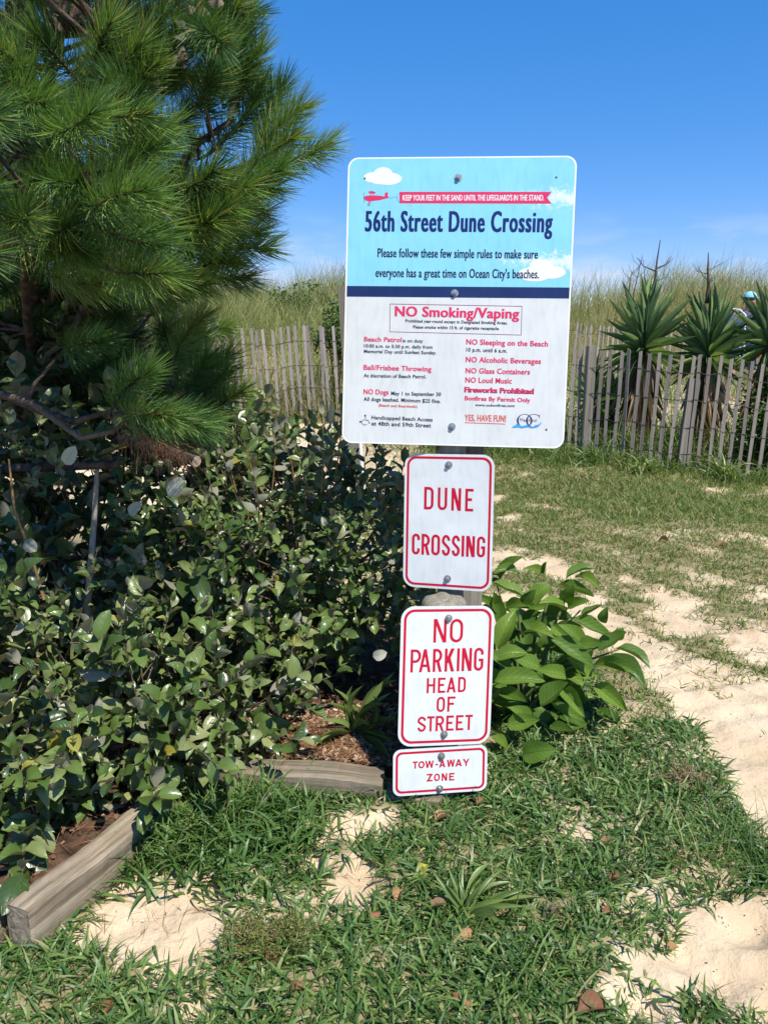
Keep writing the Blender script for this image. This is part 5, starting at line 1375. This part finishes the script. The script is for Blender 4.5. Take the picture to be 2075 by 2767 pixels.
pine = empty('pine_tree', pine_root_p, 'long-needled pine filling the upper left, boughs reaching towards the big sign', 'pine tree')
trunk_pts = [pine_root_p + Vector((0, 0, -.05)), Vector((-1.72, 3.7, .8)), Vector((-1.6, 3.62, 1.6)), Vector((-1.5, 3.5, 2.4)), Vector((-1.4, 3.45, 3.4)), Vector((-1.35, 3.4, 4.1))]
mb = MB(); mb.tube(trunk_pts, [.10, .09, .08, .065, .04, .02], 12); link('trunk', mb.mesh('trunk', M['bark']), pine)
limbs = [
    [Vector((-1.6, 3.6, 1.5)), at(100, 430, 2.9), at(240, 250, 2.62), at(300, 150, 2.6)],
    [Vector((-1.6, 3.6, 1.55)), at(250, 620, 3.1), at(480, 460, 2.85), at(620, 330, 2.8), at(650, 200, 2.85)],
    [Vector((-1.62, 3.62, 1.35)), at(300, 640, 3.1), at(520, 500, 2.9), at(700, 430, 2.82)],
    [Vector((-1.65, 3.65, 1.2)), at(250, 780, 3.2), at(450, 740, 3.05), at(640, 690, 3.1)],
    [Vector((-1.62, 3.62, 1.3)), at(60, 620, 2.8), at(220, 640, 2.5), at(330, 600, 2.5)],
    [Vector((-1.68, 3.7, 1.0)), at(200, 1000, 3.6), at(400, 1050, 3.3), at(520, 1040, 3.15)],
    [Vector((-1.55, 3.55, 2.0)), at(150, 100, 3.0), at(330, 40, 2.8), at(470, 180, 2.8)],
    [Vector((-1.7, 3.7, .95)), at(40, 1080, 2.8), at(200, 1140, 2.45), at(330, 1120, 2.38)]]
def sample(L_, k=14):
    out = []
    for a_, b_ in zip(L_, L_[1:]):
        out += [a_.lerp(b_, i / k) for i in range(k)]
    return out + [L_[-1]]
LS = [sample(l) for l in limbs]; tw_by = [[] for _ in limbs]
for (bx_, by_, tx_, ty_, Yb, Yt) in tuft_list:
    b = at(bx_, by_, Yb); t = at(tx_, ty_, Yt); s = max(.85, min(1.25, (t - b).length / .26))
    t2 = b + (t - b).normalized() * .26 * s
    o = link('needle_cluster', random.choice(TUFT), pine, frame_to(b, t2, s))
    best = min(((p - b).length, i, p) for i, l in enumerate(LS) for p in l[6:])
    tw_by[best[1]].append((best[2], b))
for i, l in enumerate(limbs):
    mb = MB(); n = len(l); Pm = []
    for a_, b_ in zip(l, l[1:]):
        Pm += [a_, a_.lerp(b_, .5) + Vector((random.uniform(-.02, .02), random.uniform(-.02, .02), random.uniform(-.02, .03)))]
    Pm.append(l[-1]); m_ = len(Pm)
    mb.tube(Pm, [.021 * (1 - .75 * k / (m_ - 1)) for k in range(m_)], 8)
    for (p, b) in tw_by[i]:
        mid = p.lerp(b, .5) + Vector((random.uniform(-.03, .03), random.uniform(-.03, .03), -.02)); mb.tube([p, mid, b], [.009, .007, .0055], 5)
    link('branch', mb.mesh('branch', M['bark']), pine)
# bare branch and sawn-off stub below the low bough
mb = MB(); mb.tube([at(-60, 1050, 2.5), at(90, 1090, 2.45), at(220, 1185, 2.42), at(310, 1165, 2.42), at(365, 1110, 2.45)], [.013, .012, .010, .008, .005], 8); link('branch', mb.mesh('branch', M['twig']), pine)
mb = MB(); mb.tube([at(-80, 1270, 2.9), at(120, 1262, 2.8), at(320, 1255, 2.7)], [.02, .018, .014], 8); link('branch', mb.mesh('branch', M['bark']), pine)
mb = MB(); mb.tube([at(330, 1185, 2.75), at(440, 1215, 2.6), at(532, 1247, 2.5)], [.020, .019, .019], 12, 0, True, 1); link('sawn_stub', mb.mesh('sawn_stub', [M['bark'], M['cutwood']]), pine)
# brown needles hanging under the low bough
n = 260; c0 = at(330, 1160, 2.38); c1 = at(500, 1210, 2.42); t = rng.uniform(0, 1, n)[:, None]
Pn = np.array(c0)[None] * (1 - t) + np.array(c1)[None] * t + rng.normal(0, .015, (n, 3))
o = ribbons('brown_needles', Pn, rng.uniform(.08, .13, n), np.full(n, .0022), rng.normal(-.3, .9, n), rng.uniform(-1.3, -.2, n), rng.uniform(-.2, .3, n), 3, M['needle_dry'], rng.uniform(0, 1, n), None)
o.parent = pine; o.matrix_parent_inverse = Matrix.Translation(pine.location).inverted()

# ------------------------------------------------------------------ broad-leaved plant right of the signs
PK = [leaf_mesh('leaf', leaf_shape(8, 5, p_ovate, .10, a, .022, ph, .10), M['poke']) for a, ph in ((.18, 0), (.30, 2), (-.06, 4))]
pp = ground_pt(1400, 1960)
poke = empty('broadleaf_plant', (pp.x, pp.y, pp.z), 'leafy bright green plant with big ribbed leaves right beside the NO PARKING sign', 'plant')
def Yrow(y): return 2.98 - (y - 1500) / 560 * .55
pk_leaves = [(200, 640, 330, 510, 75), (300, 600, 160, 600, 60), (440, 610, 330, 575, 50), (440, 610, 455, 540, 50), (560, 630, 725, 575, 60), (610, 625, 745, 700, 60), (520, 660, 712, 730, 65), (560, 760, 600, 665, 80), (370, 760, 480, 672, 105), (560, 810, 410, 765, 75), (570, 790, 690, 750, 60), (640, 840, 755, 775, 62), (590, 850, 805, 952, 90), (480, 960, 742, 1140, 120), (760, 870, 785, 785, 55), (830, 960, 872, 898, 60), (735, 1020, 890, 920, 80), (830, 1010, 1018, 1122, 85), (760, 1070, 1000, 1240, 105), (830, 1050, 945, 1150, 60), (715, 1100, 950, 1150, 70), (190, 1010, 290, 800, 95), (170, 1070, 355, 1040, 80), (170, 1190, 468, 1190, 95), (420, 1320, 572, 1195, 120), (550, 1240, 662, 1385, 75), (715, 1205, 892, 1350, 85), (495, 1330, 662, 1412, 65), (240, 1430, 418, 1395, 80), (325, 1590, 510, 1560, 105), (165, 1480, 240, 1560, 60), (200, 1250, 350, 1300, 75), (330, 930, 500, 960, 80), (440, 940, 320, 860, 85), (200, 880, 165, 700, 75), (320, 760, 395, 690, 60), (330, 730, 160, 650, 80), (650, 1010, 520, 880, 90), (700, 1160, 560, 1060, 80), (180, 820, 60, 720, 60), (260, 1120, 120, 1020, 70), (420, 1120, 260, 1060, 90), (560, 1160, 400, 1130, 80), (620, 1000, 760, 980, 70), (360, 1420, 250, 1330, 80), (470, 1440, 600, 1460, 60)]
pk_leaves += [(rd.uniform(150, 760), rd.uniform(760, 1420), 0, 0, rd.uniform(60, 100)) for _ in range(120)]
for i, (bx_, by_, tx_, ty_, w_) in enumerate(pk_leaves):
    back = 0.0
    if tx_ == 0:
        if bx_ > 300 + (by_ - 600) * .75: continue
        an = rd.uniform(0, 6.28); tx_ = bx_ + 170 * math.cos(an); ty_ = by_ + 100 * math.sin(an) + 20; back = rd.uniform(.06, .40)
    X0, Y0, X1, Y1 = 1250 + bx_ / 2.011, 1250 + by_ / 2.011, 1250 + tx_ / 2.011, 1250 + ty_ / 2.011
    if i in (24, 28, 29): back = -.03
    b = at(X0, Y0, Yrow(Y0) + back + rd.uniform(0, .05)); t = at(X1, Y1, Yrow(Y1) + back - rd.uniform(0, .06))
    if b.z < .04: b.z = .05
    if t.z < .03: t.z = .04
    ln = (t - b).length
    if ln > .19: t = b + (t - b) * (.19 / ln)
    link('leaf', rd.choice(PK), poke, leaf_mat(b, t, (.1 + rd.gauss(0, .3), -.55 + rd.gauss(0, .25), .85), w_ / 2.011 / F * 2.8 * 1.15, (t - b).length))
for (tx_, ty_) in ((480, 690), (600, 640), (740, 1000), (300, 800), (860, 1010), (250, 1200), (560, 1250), (180, 640), (640, 800)):
    X1, Y1 = 1250 + tx_ / 2.011, 1250 + ty_ / 2.011; e = at(X1, Y1, Yrow(Y1) + .05); b = pp + Vector((rd.uniform(-.05, .05), rd.uniform(0, .08), 0))
    m_ = b.lerp(e, .5) + Vector((0, .03, .06)); mb = MB(); mb.tube([b, b.lerp(m_, .5), m_, m_.lerp(e, .5), e], [.009, .008, .0065, .005, .003], 7); link('stem', mb.mesh('stem', M['stem_green']), poke)

# ------------------------------------------------------------------ strap-leaved weeds
STM = [leaf_mesh('leaf', leaf_shape(8, 3, p_strap, .18, a, .02, ph), M['strap']) for a, ph in ((.35, 0), (.6, 1), (.15, 2))]
def rosette(base, tips, label, w=.022, up=.5, cat='weed', name='strap_leaf_weed', mats=STM):
    root = empty(name, base, label, cat)
    for (p, wd) in tips:
        link('leaf', random.choice(mats), root, leaf_mat(base + Vector((random.uniform(-.008, .008), random.uniform(-.008, .008), 0)), p, (random.gauss(0, .45), -.3 + random.gauss(0, .3), 1), w * wd, (p - base).length * .45))
    return root
b = at(958, 2012, 2.55); b.z = .12
rosette(b, [(at(x_, y_, 2.5 + dy_), w_) for x_, y_, dy_, w_ in ((885, 1900, 0, 1.3), (872, 1945, -.03, 1.0), (905, 1862, .05, 1.1), (952, 1852, .06, 1.4), (985, 1850, .0, 1.2), (1010, 1880, -.05, .9), (1068, 1815, .05, 1.1), (1072, 1838, .0, 1.0), (1040, 1900, -.08, .9), (1060, 1870, -.02, 1.0), (870, 1990, -.1, 1.0), (1075, 1945, -.06, 1.3), (1060, 2005, -.1, .9), (1058, 2060, -.15, 1.0), (995, 2095, -.13, 1.3), (930, 1880, .06, .9), (1000, 1960, -.1, .8), (850, 2015, -.06, .9))], 'clump of strap shaped leaves on the mulch left of the NO PARKING sign', .026)
b = ground_pt(1262, 2478)
rosette(b, [(at(x_, y_, b.y + dy_), w_) for x_, y_, dy_, w_ in ((1165, 2345, .05, 1.0), (1210, 2340, .08, .9), (1290, 2345, .1, 1.1), (1335, 2325, .1, 1.3), (1300, 2390, 0, 1.0), (1395, 2385, .05, 1.0), (1462, 2425, .0, 1.1), (1425, 2450, -.05, .9), (1345, 2455, -.06, 1.8), (1280, 2520, -.08, 1.4), (1235, 2540, -.07, 1.1), (1200, 2500, -.05, 1.0), (1380, 2520, -.08, .8), (1170, 2420, .02, .9), (1410, 2410, .02, 1.0), (1480, 2500, -.03, .7), (1240, 2380, .05, 1.0), (1325, 2500, -.08, 1.0), (1185, 2380, .04, .9), (1255, 2330, .1, .8), (1360, 2350, .08, .9), (1440, 2400, .03, .8), (1205, 2555, -.08, .9), (1300, 2560, -.1, 1.0), (1160, 2450, 0, .8), (1270, 2430, .0, 1.2), (1370, 2430, -.02, 1.0), (1260, 2590, -.12, .8))], 'plantain like rosette of long leaves in the turf below the TOW-AWAY sign', .0165)
def tuft(px_, py_, n, L0, L1, w0, w1, label, mat='tall', spread=.05, bend=(.6, 2.2)):
    b = ground_pt(px_, py_)
    P = np.array(b)[None] + np.stack([rng.normal(0, spread, n), rng.normal(0, spread, n), np.zeros(n)], 1)
    ribbons('grass_tuft', P, rng.uniform(L0, L1, n), rng.uniform(w0, w1, n), rng.uniform(0, 6.28, n), rng.uniform(.8, 1.5, n), rng.uniform(*bend, n), 6, M[mat], rng.uniform(.1, .95, n), label, curl=.6, kind=None, cat='grass tuft')
tuft(1960, 1300, 90, .22, .50, .012, .022, 'big tuft of arching grass against the foot of the fence at right', spread=.09)
tuft(1600, 1250, 80, .18, .42, .010, .018, 'arching grass tuft beside the fence post at the corner of the big sign', spread=.10)
tuft(1730, 1280, 90, .15, .35, .010, .018, 'grass tuft at the fence foot under the stalked yucca', spread=.07)
tuft(1200, 2178, 60, .05, .13, .003, .007, 'few curling blades covering the bottom bolt of the TOW-AWAY sign', mat='turf', spread=.02, bend=(.8, 2.4))
tuft(1300, 2440, 40, .08, .20, .002, .005, 'thin seeding grass standing behind the plantain rosette', mat='lawn', spread=.05, bend=(.2, 1.2))
tuft(1880, 2350, 70, .08, .24, .002, .005, 'wispy grass tuft at the turf edge by the path, lower right', mat='lawn', spread=.05, bend=(.3, 1.5))
tuft(2060, 2330, 320, .06, .20, .002, .005, 'fine dense grass tuft cut by the right edge of the photo', mat='turf', spread=.07, bend=(.3, 1.6))
tuft(1420, 2680, 60, .08, .22, .004, .008, 'sprawling grass tuft at the bottom beside the bare sand', mat='turf', spread=.05, bend=(.8, 2.0))

# small wiry weed in the sand
def wiry(base, r_, h_, n, label, mat, seed):
    rd2 = np.random.default_rng(seed); root = empty('wiry_weed', base, label, 'weed')
    az = rd2.uniform(0, 6.28, n); el = rd2.uniform(.35, 1.5, n); ln = rd2.uniform(.5, 1, n) * h_
    d = np.stack([np.cos(az) * np.cos(el) * r_ / h_ * 1.2, np.sin(az) * np.cos(el) * r_ / h_ * 1.2, np.sin(el)], 1)
    mb = MB()
    for i in range(0, n): mb.tube([base, base + Vector(d[i]) * ln[i] * .5 + Vector((0, 0, .01)), base + Vector(d[i]) * ln[i]], [.0012, .001, .0006], 3, cap=False)
    link('stems', mb.mesh('stems', M['twig_orange']), root)['kind'] = 'stuff'
    k = 26; t = rd2.uniform(.25, 1, (n, k)); P_ = np.array(base)[None, None] + d[:, None] * (ln[:, None] * t)[..., None] + rd2.normal(0, .004, (n, k, 3)); P_ = P_.reshape(-1, 3); m_ = len(P_)
    o = ribbons('leaflets', P_, rd2.uniform(.006, .015, m_), rd2.uniform(.002, .004, m_), rd2.uniform(0, 6.28, m_), rd2.uniform(-.3, 1.2, m_), rd2.uniform(0, .5, m_), 2, mat, rd2.uniform(0, 1, m_), None)
    o.parent = root; o.matrix_parent_inverse = Matrix.Translation(root.location).inverted()
wiry(ground_pt(690, 2580), .13, .12, 90, 'small feathery weed growing alone in the bare sand', M['lawn'], 5)
wiry(ground_pt(790, 2560), .10, .12, 60, 'second smaller feathery weed touching the turf edge', M['lawn'], 6)
wiry(ground_pt(1850, 2120), .13, .08, 60, 'brownish creeping weed at the turf edge beside the path', M['dry'], 7)
wiry(ground_pt(1500, 2490), .045, .05, 40, 'little tuft of brown grass amid the green turf', M['dry'], 8)

# ------------------------------------------------------------------ fallen leaves, each its own thing
DL = [leaf_mesh('dead_leaf', leaf_shape(7, 5, p_ovate, .1, .5, .05, ph, cu), M['deadleaf']) for ph, cu in ((0, .9), (2, .5), (3.5, -.7))]
def dead(px_, py_, L_, ang, label, mesh=None, tilt=.35, mat=None):
    p = ground_pt(px_, py_); p.z += .022
    d = Vector((math.cos(ang), math.sin(ang), random.uniform(-.15, .3))).normalized()
    me = mesh or random.choice(DL)
    o = link('dead_leaf', me, None, leaf_mat(p - d * L_ / 2, p + d * L_ / 2, (random.gauss(0, tilt), random.gauss(0, tilt), 1), L_ * .6, L_ * .5))
    tag(o, label, 'leaf', 'fallen leaves on the grass')
for a_ in ((1642, 2297, .055, .5, 'curled brown leaf in the turf, right of and level with the rosette top'), (1658, 2388, .035, .2, 'small brown leaf just below the largest curled one in the turf'), (1180, 2478, .055, 2.9, 'reddish brown leaf at the left foot of the rosette'), (1262, 2545, .075, .9, 'long folded tan leaf directly below the rosette'), (1080, 2440, .045, 1.1, 'narrow orange brown leaf left of the reddish one'), (1195, 2232, .05, .3, 'pale tan leaf in the grass just under the TOW-AWAY sign'),
    (1300, 2188, .035, .6, 'small dry leaf right below the corner of the TOW-AWAY sign'), (1602, 2752, .085, .2, 'broad orange leaf cut by the bottom edge of the photo'), (1245, 2722, .055, 2.4, 'curled brown leaf near the bottom edge below the rosette'), (735, 2608, .055, 1.3, 'brown leaf standing on edge by the feathery weed'), (1005, 2490, .05, .2, 'brown leaf lying at the left end of the thick turf'), (640, 2280, .03, .8, 'small brown leaf among the bright blades before the timber'),
    (1640, 2490, .035, .3, 'tiny tan leaf to the right of the brown grass tuft'), (805, 2700, .05, .1, 'brown leaf at the bottom, right of the wide sand patch'), (295, 2738, .04, 1.4, 'small brown leaf in the bottom left turf'), (1948, 1487, .07, .2, 'brown leaf lying far out on the sunny lawn'), (1790, 1470, .07, 2.7, 'reddish patch of leaf on the lawn, left of the other lawn leaf'), (1815, 2585, .04, .5, 'dark leaf on the sandy patch at lower right')):
    dead(*a_)
b = ground_pt(1140, 2360); t = at(1152, 2335, b.y - .01)
o = link('yellow_leaf', leaf_mesh('yellow_leaf', leaf_shape(6, 5, p_ovate, .2, .3, .02, 1, .2), M['yellowleaf']), None, leaf_mat(at(1128, 2368, b.y - .03), at(1156, 2330, b.y), (0, -.5, 1), .028, .03))
tag(o, 'single bright yellow leaf standing up out of the dark green turf', 'leaf')

# ------------------------------------------------------------------ far bushes
BS = [leaf_shape(3, 3, p_ell, .2, .1), leaf_shape(3, 3, p_ovate, .2, .2)]
def far_bush(name, c, r_, n, leaf, label, seed, mat='bush'):
    rd2 = random.Random(seed); gz = T(c[0], c[1]); root = empty(name, (c[0], c[1], gz), label, 'bush'); Ms = []; rn = []; wh = []
    cl = [Vector((rd2.gauss(0, .5), rd2.gauss(0, .5), rd2.gauss(0, .5))) for _ in range(40)]
    for i in range(n):
        v = rd2.choice(cl) + Vector((rd2.gauss(0, .16), rd2.gauss(0, .16), rd2.gauss(0, .16)))
        if v.length > 1.25: continue
        p = Vector((c[0] + v.x * r_[0], c[1] + v.y * r_[1], c[2] + v.z * r_[2]))
        if p.z < gz: continue
        d = Vector((rd2.gauss(0, 1), rd2.gauss(0, 1), rd2.gauss(0, .8))).normalized(); l = leaf * rd2.uniform(.6, 1.3)
        Ms.append(leaf_mat(p, p + d * l, (rd2.gauss(0, .5), rd2.gauss(0, .5), 1), l * .45)); rn.append(rd2.random()); wh.append(rd2.randrange(2))
    o = join_leaves('foliage', Ms, BS, wh, M[mat], None, rn); o.parent = root; o.matrix_parent_inverse = Matrix.Translation(root.location).inverted()
    mb = MB()
    for k in range(7):
        e = Vector((c[0] + rd2.uniform(-.6, .6) * r_[0], c[1] + rd2.uniform(-.6, .6) * r_[1], c[2] + rd2.uniform(0, .7) * r_[2])); b_ = Vector((c[0], c[1], gz)); mb.tube([b_, b_.lerp(e, .5) + Vector((.02, 0, .04)), e], [.012, .009, .004], 5)
    link('stems', mb.mesh('stems', M['twig']), root)
p = at(905, 880, 10.4); far_bush('green_bush', (p.x, 10.4, p.z - .1), (.3, .3, .45), 1500, .06, 'green bush in the dune grass just left of the big sign', 31)
p = at(2068, 1040, 8.6); far_bush('green_bush', (p.x + .1, 8.6, p.z - .2), (.35, .35, .5), 2600, .06, 'leafy green bush behind the fence at the right edge', 32)
p = at(2070, 1180, 8.3); far_bush('green_bush', (p.x + .15, 8.35, p.z - .1), (.4, .3, .35), 2000, .07, 'dark green low growth behind the last slats at right', 33)
p = at(820, 760, 16.0); far_bush('green_bush', (p.x, 16, p.z - .55), (.7, .6, .45), 1200, .10, 'grey green bush on the crest of the dune left of the big sign', 34)

# ------------------------------------------------------------------ person beyond the yuccas
def person():
    PX, PY = 0, 12.0
    hp = at(2024, 812, PY); gz = T(hp.x, PY); H = hp.z + .12 - gz     # crown height above the sand
    k = H / 1.78
    root = empty('person', (hp.x, PY, gz), 'person in pale blue cap and grey shirt walking away behind the yuccas', 'person')
    base = Matrix.Translation((hp.x, PY, gz)) @ Matrix.Rotation(R(-62), 4, 'Z') @ Matrix.Scale(k, 4)   # local +Y is forward
    skin_m = simple_mat('skin', (.46, .24, .16), .55); shirt = simple_mat('grey_shirt', (.19, .18, .20), .85, bump=(30, .3)); shorts = simple_mat('blue_shorts', (.05, .09, .22), .85); capm = simple_mat('pale_blue_cap', (.22, .52, .70), .75); hairm = simple_mat('dark_hair', (.03, .022, .018), .7); white = simple_mat('white_tube', (.75, .76, .77), .35); shoe = simple_mat('sandal', (.1, .08, .07), .7); blk = simple_mat('dark_strap', (.02, .02, .025), .5)
    J = {'pel': ((0, 0, .95), .135), 'belly': ((0, .01, 1.10), .130), 'chest': ((0, .01, 1.28), .150), 'upch': ((0, 0, 1.41), .115), 'neck': ((0, .01, 1.50), .058), 'head1': ((0, .025, 1.58), .078), 'head2': ((0, .02, 1.66), .092), 'head3': ((0, .015, 1.72), .07)}
    for s, nm in ((-1, 'l'), (1, 'r')):
        f = .16 * s
        J['sh' + nm] = ((s * .17, 0, 1.41), .062); J['el' + nm] = ((s * .24, -.02, 1.14), .045); J['wr' + nm] = ((s * .25, .10 - f * .3, .92), .030); J['ha' + nm] = ((s * .25, .14 - f * .3, .84), .036)
        J['hip' + nm] = ((s * .095, 0, .88), .098); J['kn' + nm] = ((s * .10, f * .8, .50), .062); J['an' + nm] = ((s * .10, f * 1.1 - .06, .10), .040); J['to' + nm] = ((s * .10, f * 1.1 + .12, .035), .035)
    Ed = [('pel', 'belly'), ('belly', 'chest'), ('chest', 'upch'), ('upch', 'neck'), ('neck', 'head1'), ('head1', 'head2'), ('head2', 'head3')]
    for nm in 'lr': Ed += [('upch', 'sh' + nm), ('sh' + nm, 'el' + nm), ('el' + nm, 'wr' + nm), ('wr' + nm, 'ha' + nm), ('pel', 'hip' + nm), ('hip' + nm, 'kn' + nm), ('kn' + nm, 'an' + nm), ('an' + nm, 'to' + nm)]
    def skinned(name, keys, grow, mats, sub=2):
        ks = [q for q in J if q in keys]; me = bpy.data.meshes.new(name); me.from_pydata([J[q][0] for q in ks], [(ks.index(a), ks.index(b_)) for a, b_ in Ed if a in keys and b_ in keys], [])
        o = bpy.data.objects.new('tmp', me); COL.objects.link(o)
        md = o.modifiers.new('s', 'SKIN'); md.use_smooth_shade = True
        sv = me.skin_vertices[0].data
        for i, q in enumerate(ks): r_ = J[q][1] * grow; sv[i].radius = (r_ * (1.12 if q in ('pel', 'belly', 'chest') else 1), r_ * (.82 if q in ('pel', 'belly', 'chest') else 1)); sv[i].use_root = (i == 0)
        md2 = o.modifiers.new('u', 'SUBSURF'); md2.levels = sub
        bpy.context.view_layer.update(); out = bpy.data.meshes.new_from_object(o.evaluated_get(bpy.context.evaluated_depsgraph_get())); bpy.data.objects.remove(o)
        out.materials.clear(); out.materials.append(mats); out.name = name
        return link(name, out, root, base)
    skinned('body', set(J), 1.0, skin_m)
    skinned('shirt', {'pel', 'belly', 'chest', 'upch', 'neck', 'shl', 'shr', 'ell', 'elr'}, 1.13, shirt)
    skinned('shorts', {'pel', 'hipl', 'hipr', 'knl', 'knr'}, 1.17, shorts)
    def dome(name, c, r3, a0, mat, n=16, m=7):
        mb = MB(); vs = []
        for j in range(m + 1):
            e = a0 + (math.pi / 2 - a0) * j / m
            for i in range(n): a_ = 2 * math.pi * i / n; vs.append((c[0] + r3[0] * math.cos(e) * math.cos(a_), c[1] + r3[1] * math.cos(e) * math.sin(a_), c[2] + r3[2] * math.sin(e)))
        mb.add(vs, [(j * n + i, j * n + (i + 1) % n, (j + 1) * n + (i + 1) % n, (j + 1) * n + i) for j in range(m) for i in range(n)], 0, True)
        return mb
    mb = dome('cap', (0, .01, 1.70), (.098, .115, .098), 0.0, capm)
    pts = [(.09 * math.cos(R(a_)), .02 + .105 * math.sin(R(a_)) + (.075 * math.sin(R((a_ - 20) * 180 / 140)) if 20 <= a_ <= 160 else 0), 1.705 - .012) for a_ in range(0, 181, 12)]
    pin = [(.09 * math.cos(R(a_)), .02 + .095 * math.sin(R(a_)), 1.712) for a_ in range(0, 181, 12)]; q = len(pts)
    mb.add(pts + pin + [(x_, y_, z_ - .006) for x_, y_, z_ in pts], [(i, i + 1, q + i + 1, q + i) for i in range(q - 1)] + [(i, 2 * q + i, 2 * q + i + 1, i + 1) for i in range(q - 1)])
    link('cap', mb.mesh('cap', capm), root, base)
    mb = dome('hair', (0, -.005, 1.685), (.098, .103, .05), -1.2, hairm); link('hair', mb.mesh('hair', hairm), root, base)
    mb = MB(); mb.add([(-.012, .105, 1.60), (.012, .105, 1.60), (.016, .112, 1.585), (-.016, .112, 1.585), (0, .135, 1.592), (0, .10, 1.645)], [(0, 4, 5), (4, 1, 5), (0, 3, 4), (3, 2, 4), (2, 1, 4)])
    link('nose', mb.mesh('nose', skin_m), root, base)
    for s in (-1, 1):
        mb = MB(); mb.tube([(s * .092, 0, 1.585), (s * .104, -.008, 1.61), (s * .102, -.006, 1.64), (s * .092, .004, 1.648)], [.008, .011, .010, .006], 6); link('ear', mb.mesh('ear', skin_m), root, base)
        mb = MB(); mb.tube([(s * .032, .104, 1.635), (s * .040, .103, 1.635)], .011, 6); link('eye', mb.mesh('eye', blk), root, base)
        # fingers and thumb
        hx, hy, hz = J['ha' + ('l' if s < 0 else 'r')][0]; mb = MB()
        for q2, (off, l_) in enumerate(((-.027, .07), (-.009, .08), (.009, .075), (.027, .058))):
            mb.tube([(hx, hy + off * .4 + .0, hz - .02), (hx, hy + off + .006, hz - .05), (hx - s * .008, hy + off + .012, hz - .05 - l_ * .5), (hx - s * .02, hy + off + .01, hz - .05 - l_)], [.010, .0095, .0085, .006], 6)
        mb.tube([(hx, hy + .02, hz), (hx - s * .01, hy + .048, hz - .03), (hx - s * .015, hy + .055, hz - .06)], [.011, .010, .007], 6)
        link('fingers', mb.mesh('fingers', skin_m), root, base)
    mb = MB(); mb.tube([(-.03, .108, 1.565), (0, .114, 1.562), (.03, .108, 1.565)], .005, 5); link('mouth', mb.mesh('mouth', simple_mat('lips', (.35, .13, .11), .5)), root, base)
    # folded beach chair carried on the back: a thing of its own
    ch = empty('beach_chair', (hp.x, PY, gz), 'folded white tube beach chair carried on the back of the person', 'beach chair')
    Mc = base @ Matrix.Translation((0, -.27, 0)) @ Matrix.Rotation(.09, 4, 'X')
    f = lambda pts_, r_: (lambda m2: (m2.tube(pts_, r_, 8), m2)[1])(MB())
    for s in (-1, 1):
        link('frame_tube', f([(s * .27, 0, .72), (s * .27, -.01, 1.1), (s * .26, 0, 1.42), (s * .16, 0, 1.50), (0, 0, 1.52)], .013).mesh('frame_tube', white), ch, Mc)
        link('leg', f([(s * .23, -.05, .70), (s * .23, -.06, 1.28)], .011).mesh('leg', white), ch, Mc)
        link('strap', f([(s * .13, .01, 1.42), (s * .14, .16, 1.50), (s * .14, .36, 1.40), (s * .15, .36, 1.2), (s * .15, .10, .98)], .012).mesh('strap', blk), ch, Mc)
    mb = MB(); mb.box((0, .004, 1.12), (.49, .012, .62)); link('canvas', mb.mesh('canvas', simple_mat('striped_canvas', (.55, .57, .60), .85, noise=(6, (.2, .3, .45)))), ch, Mc)
person()
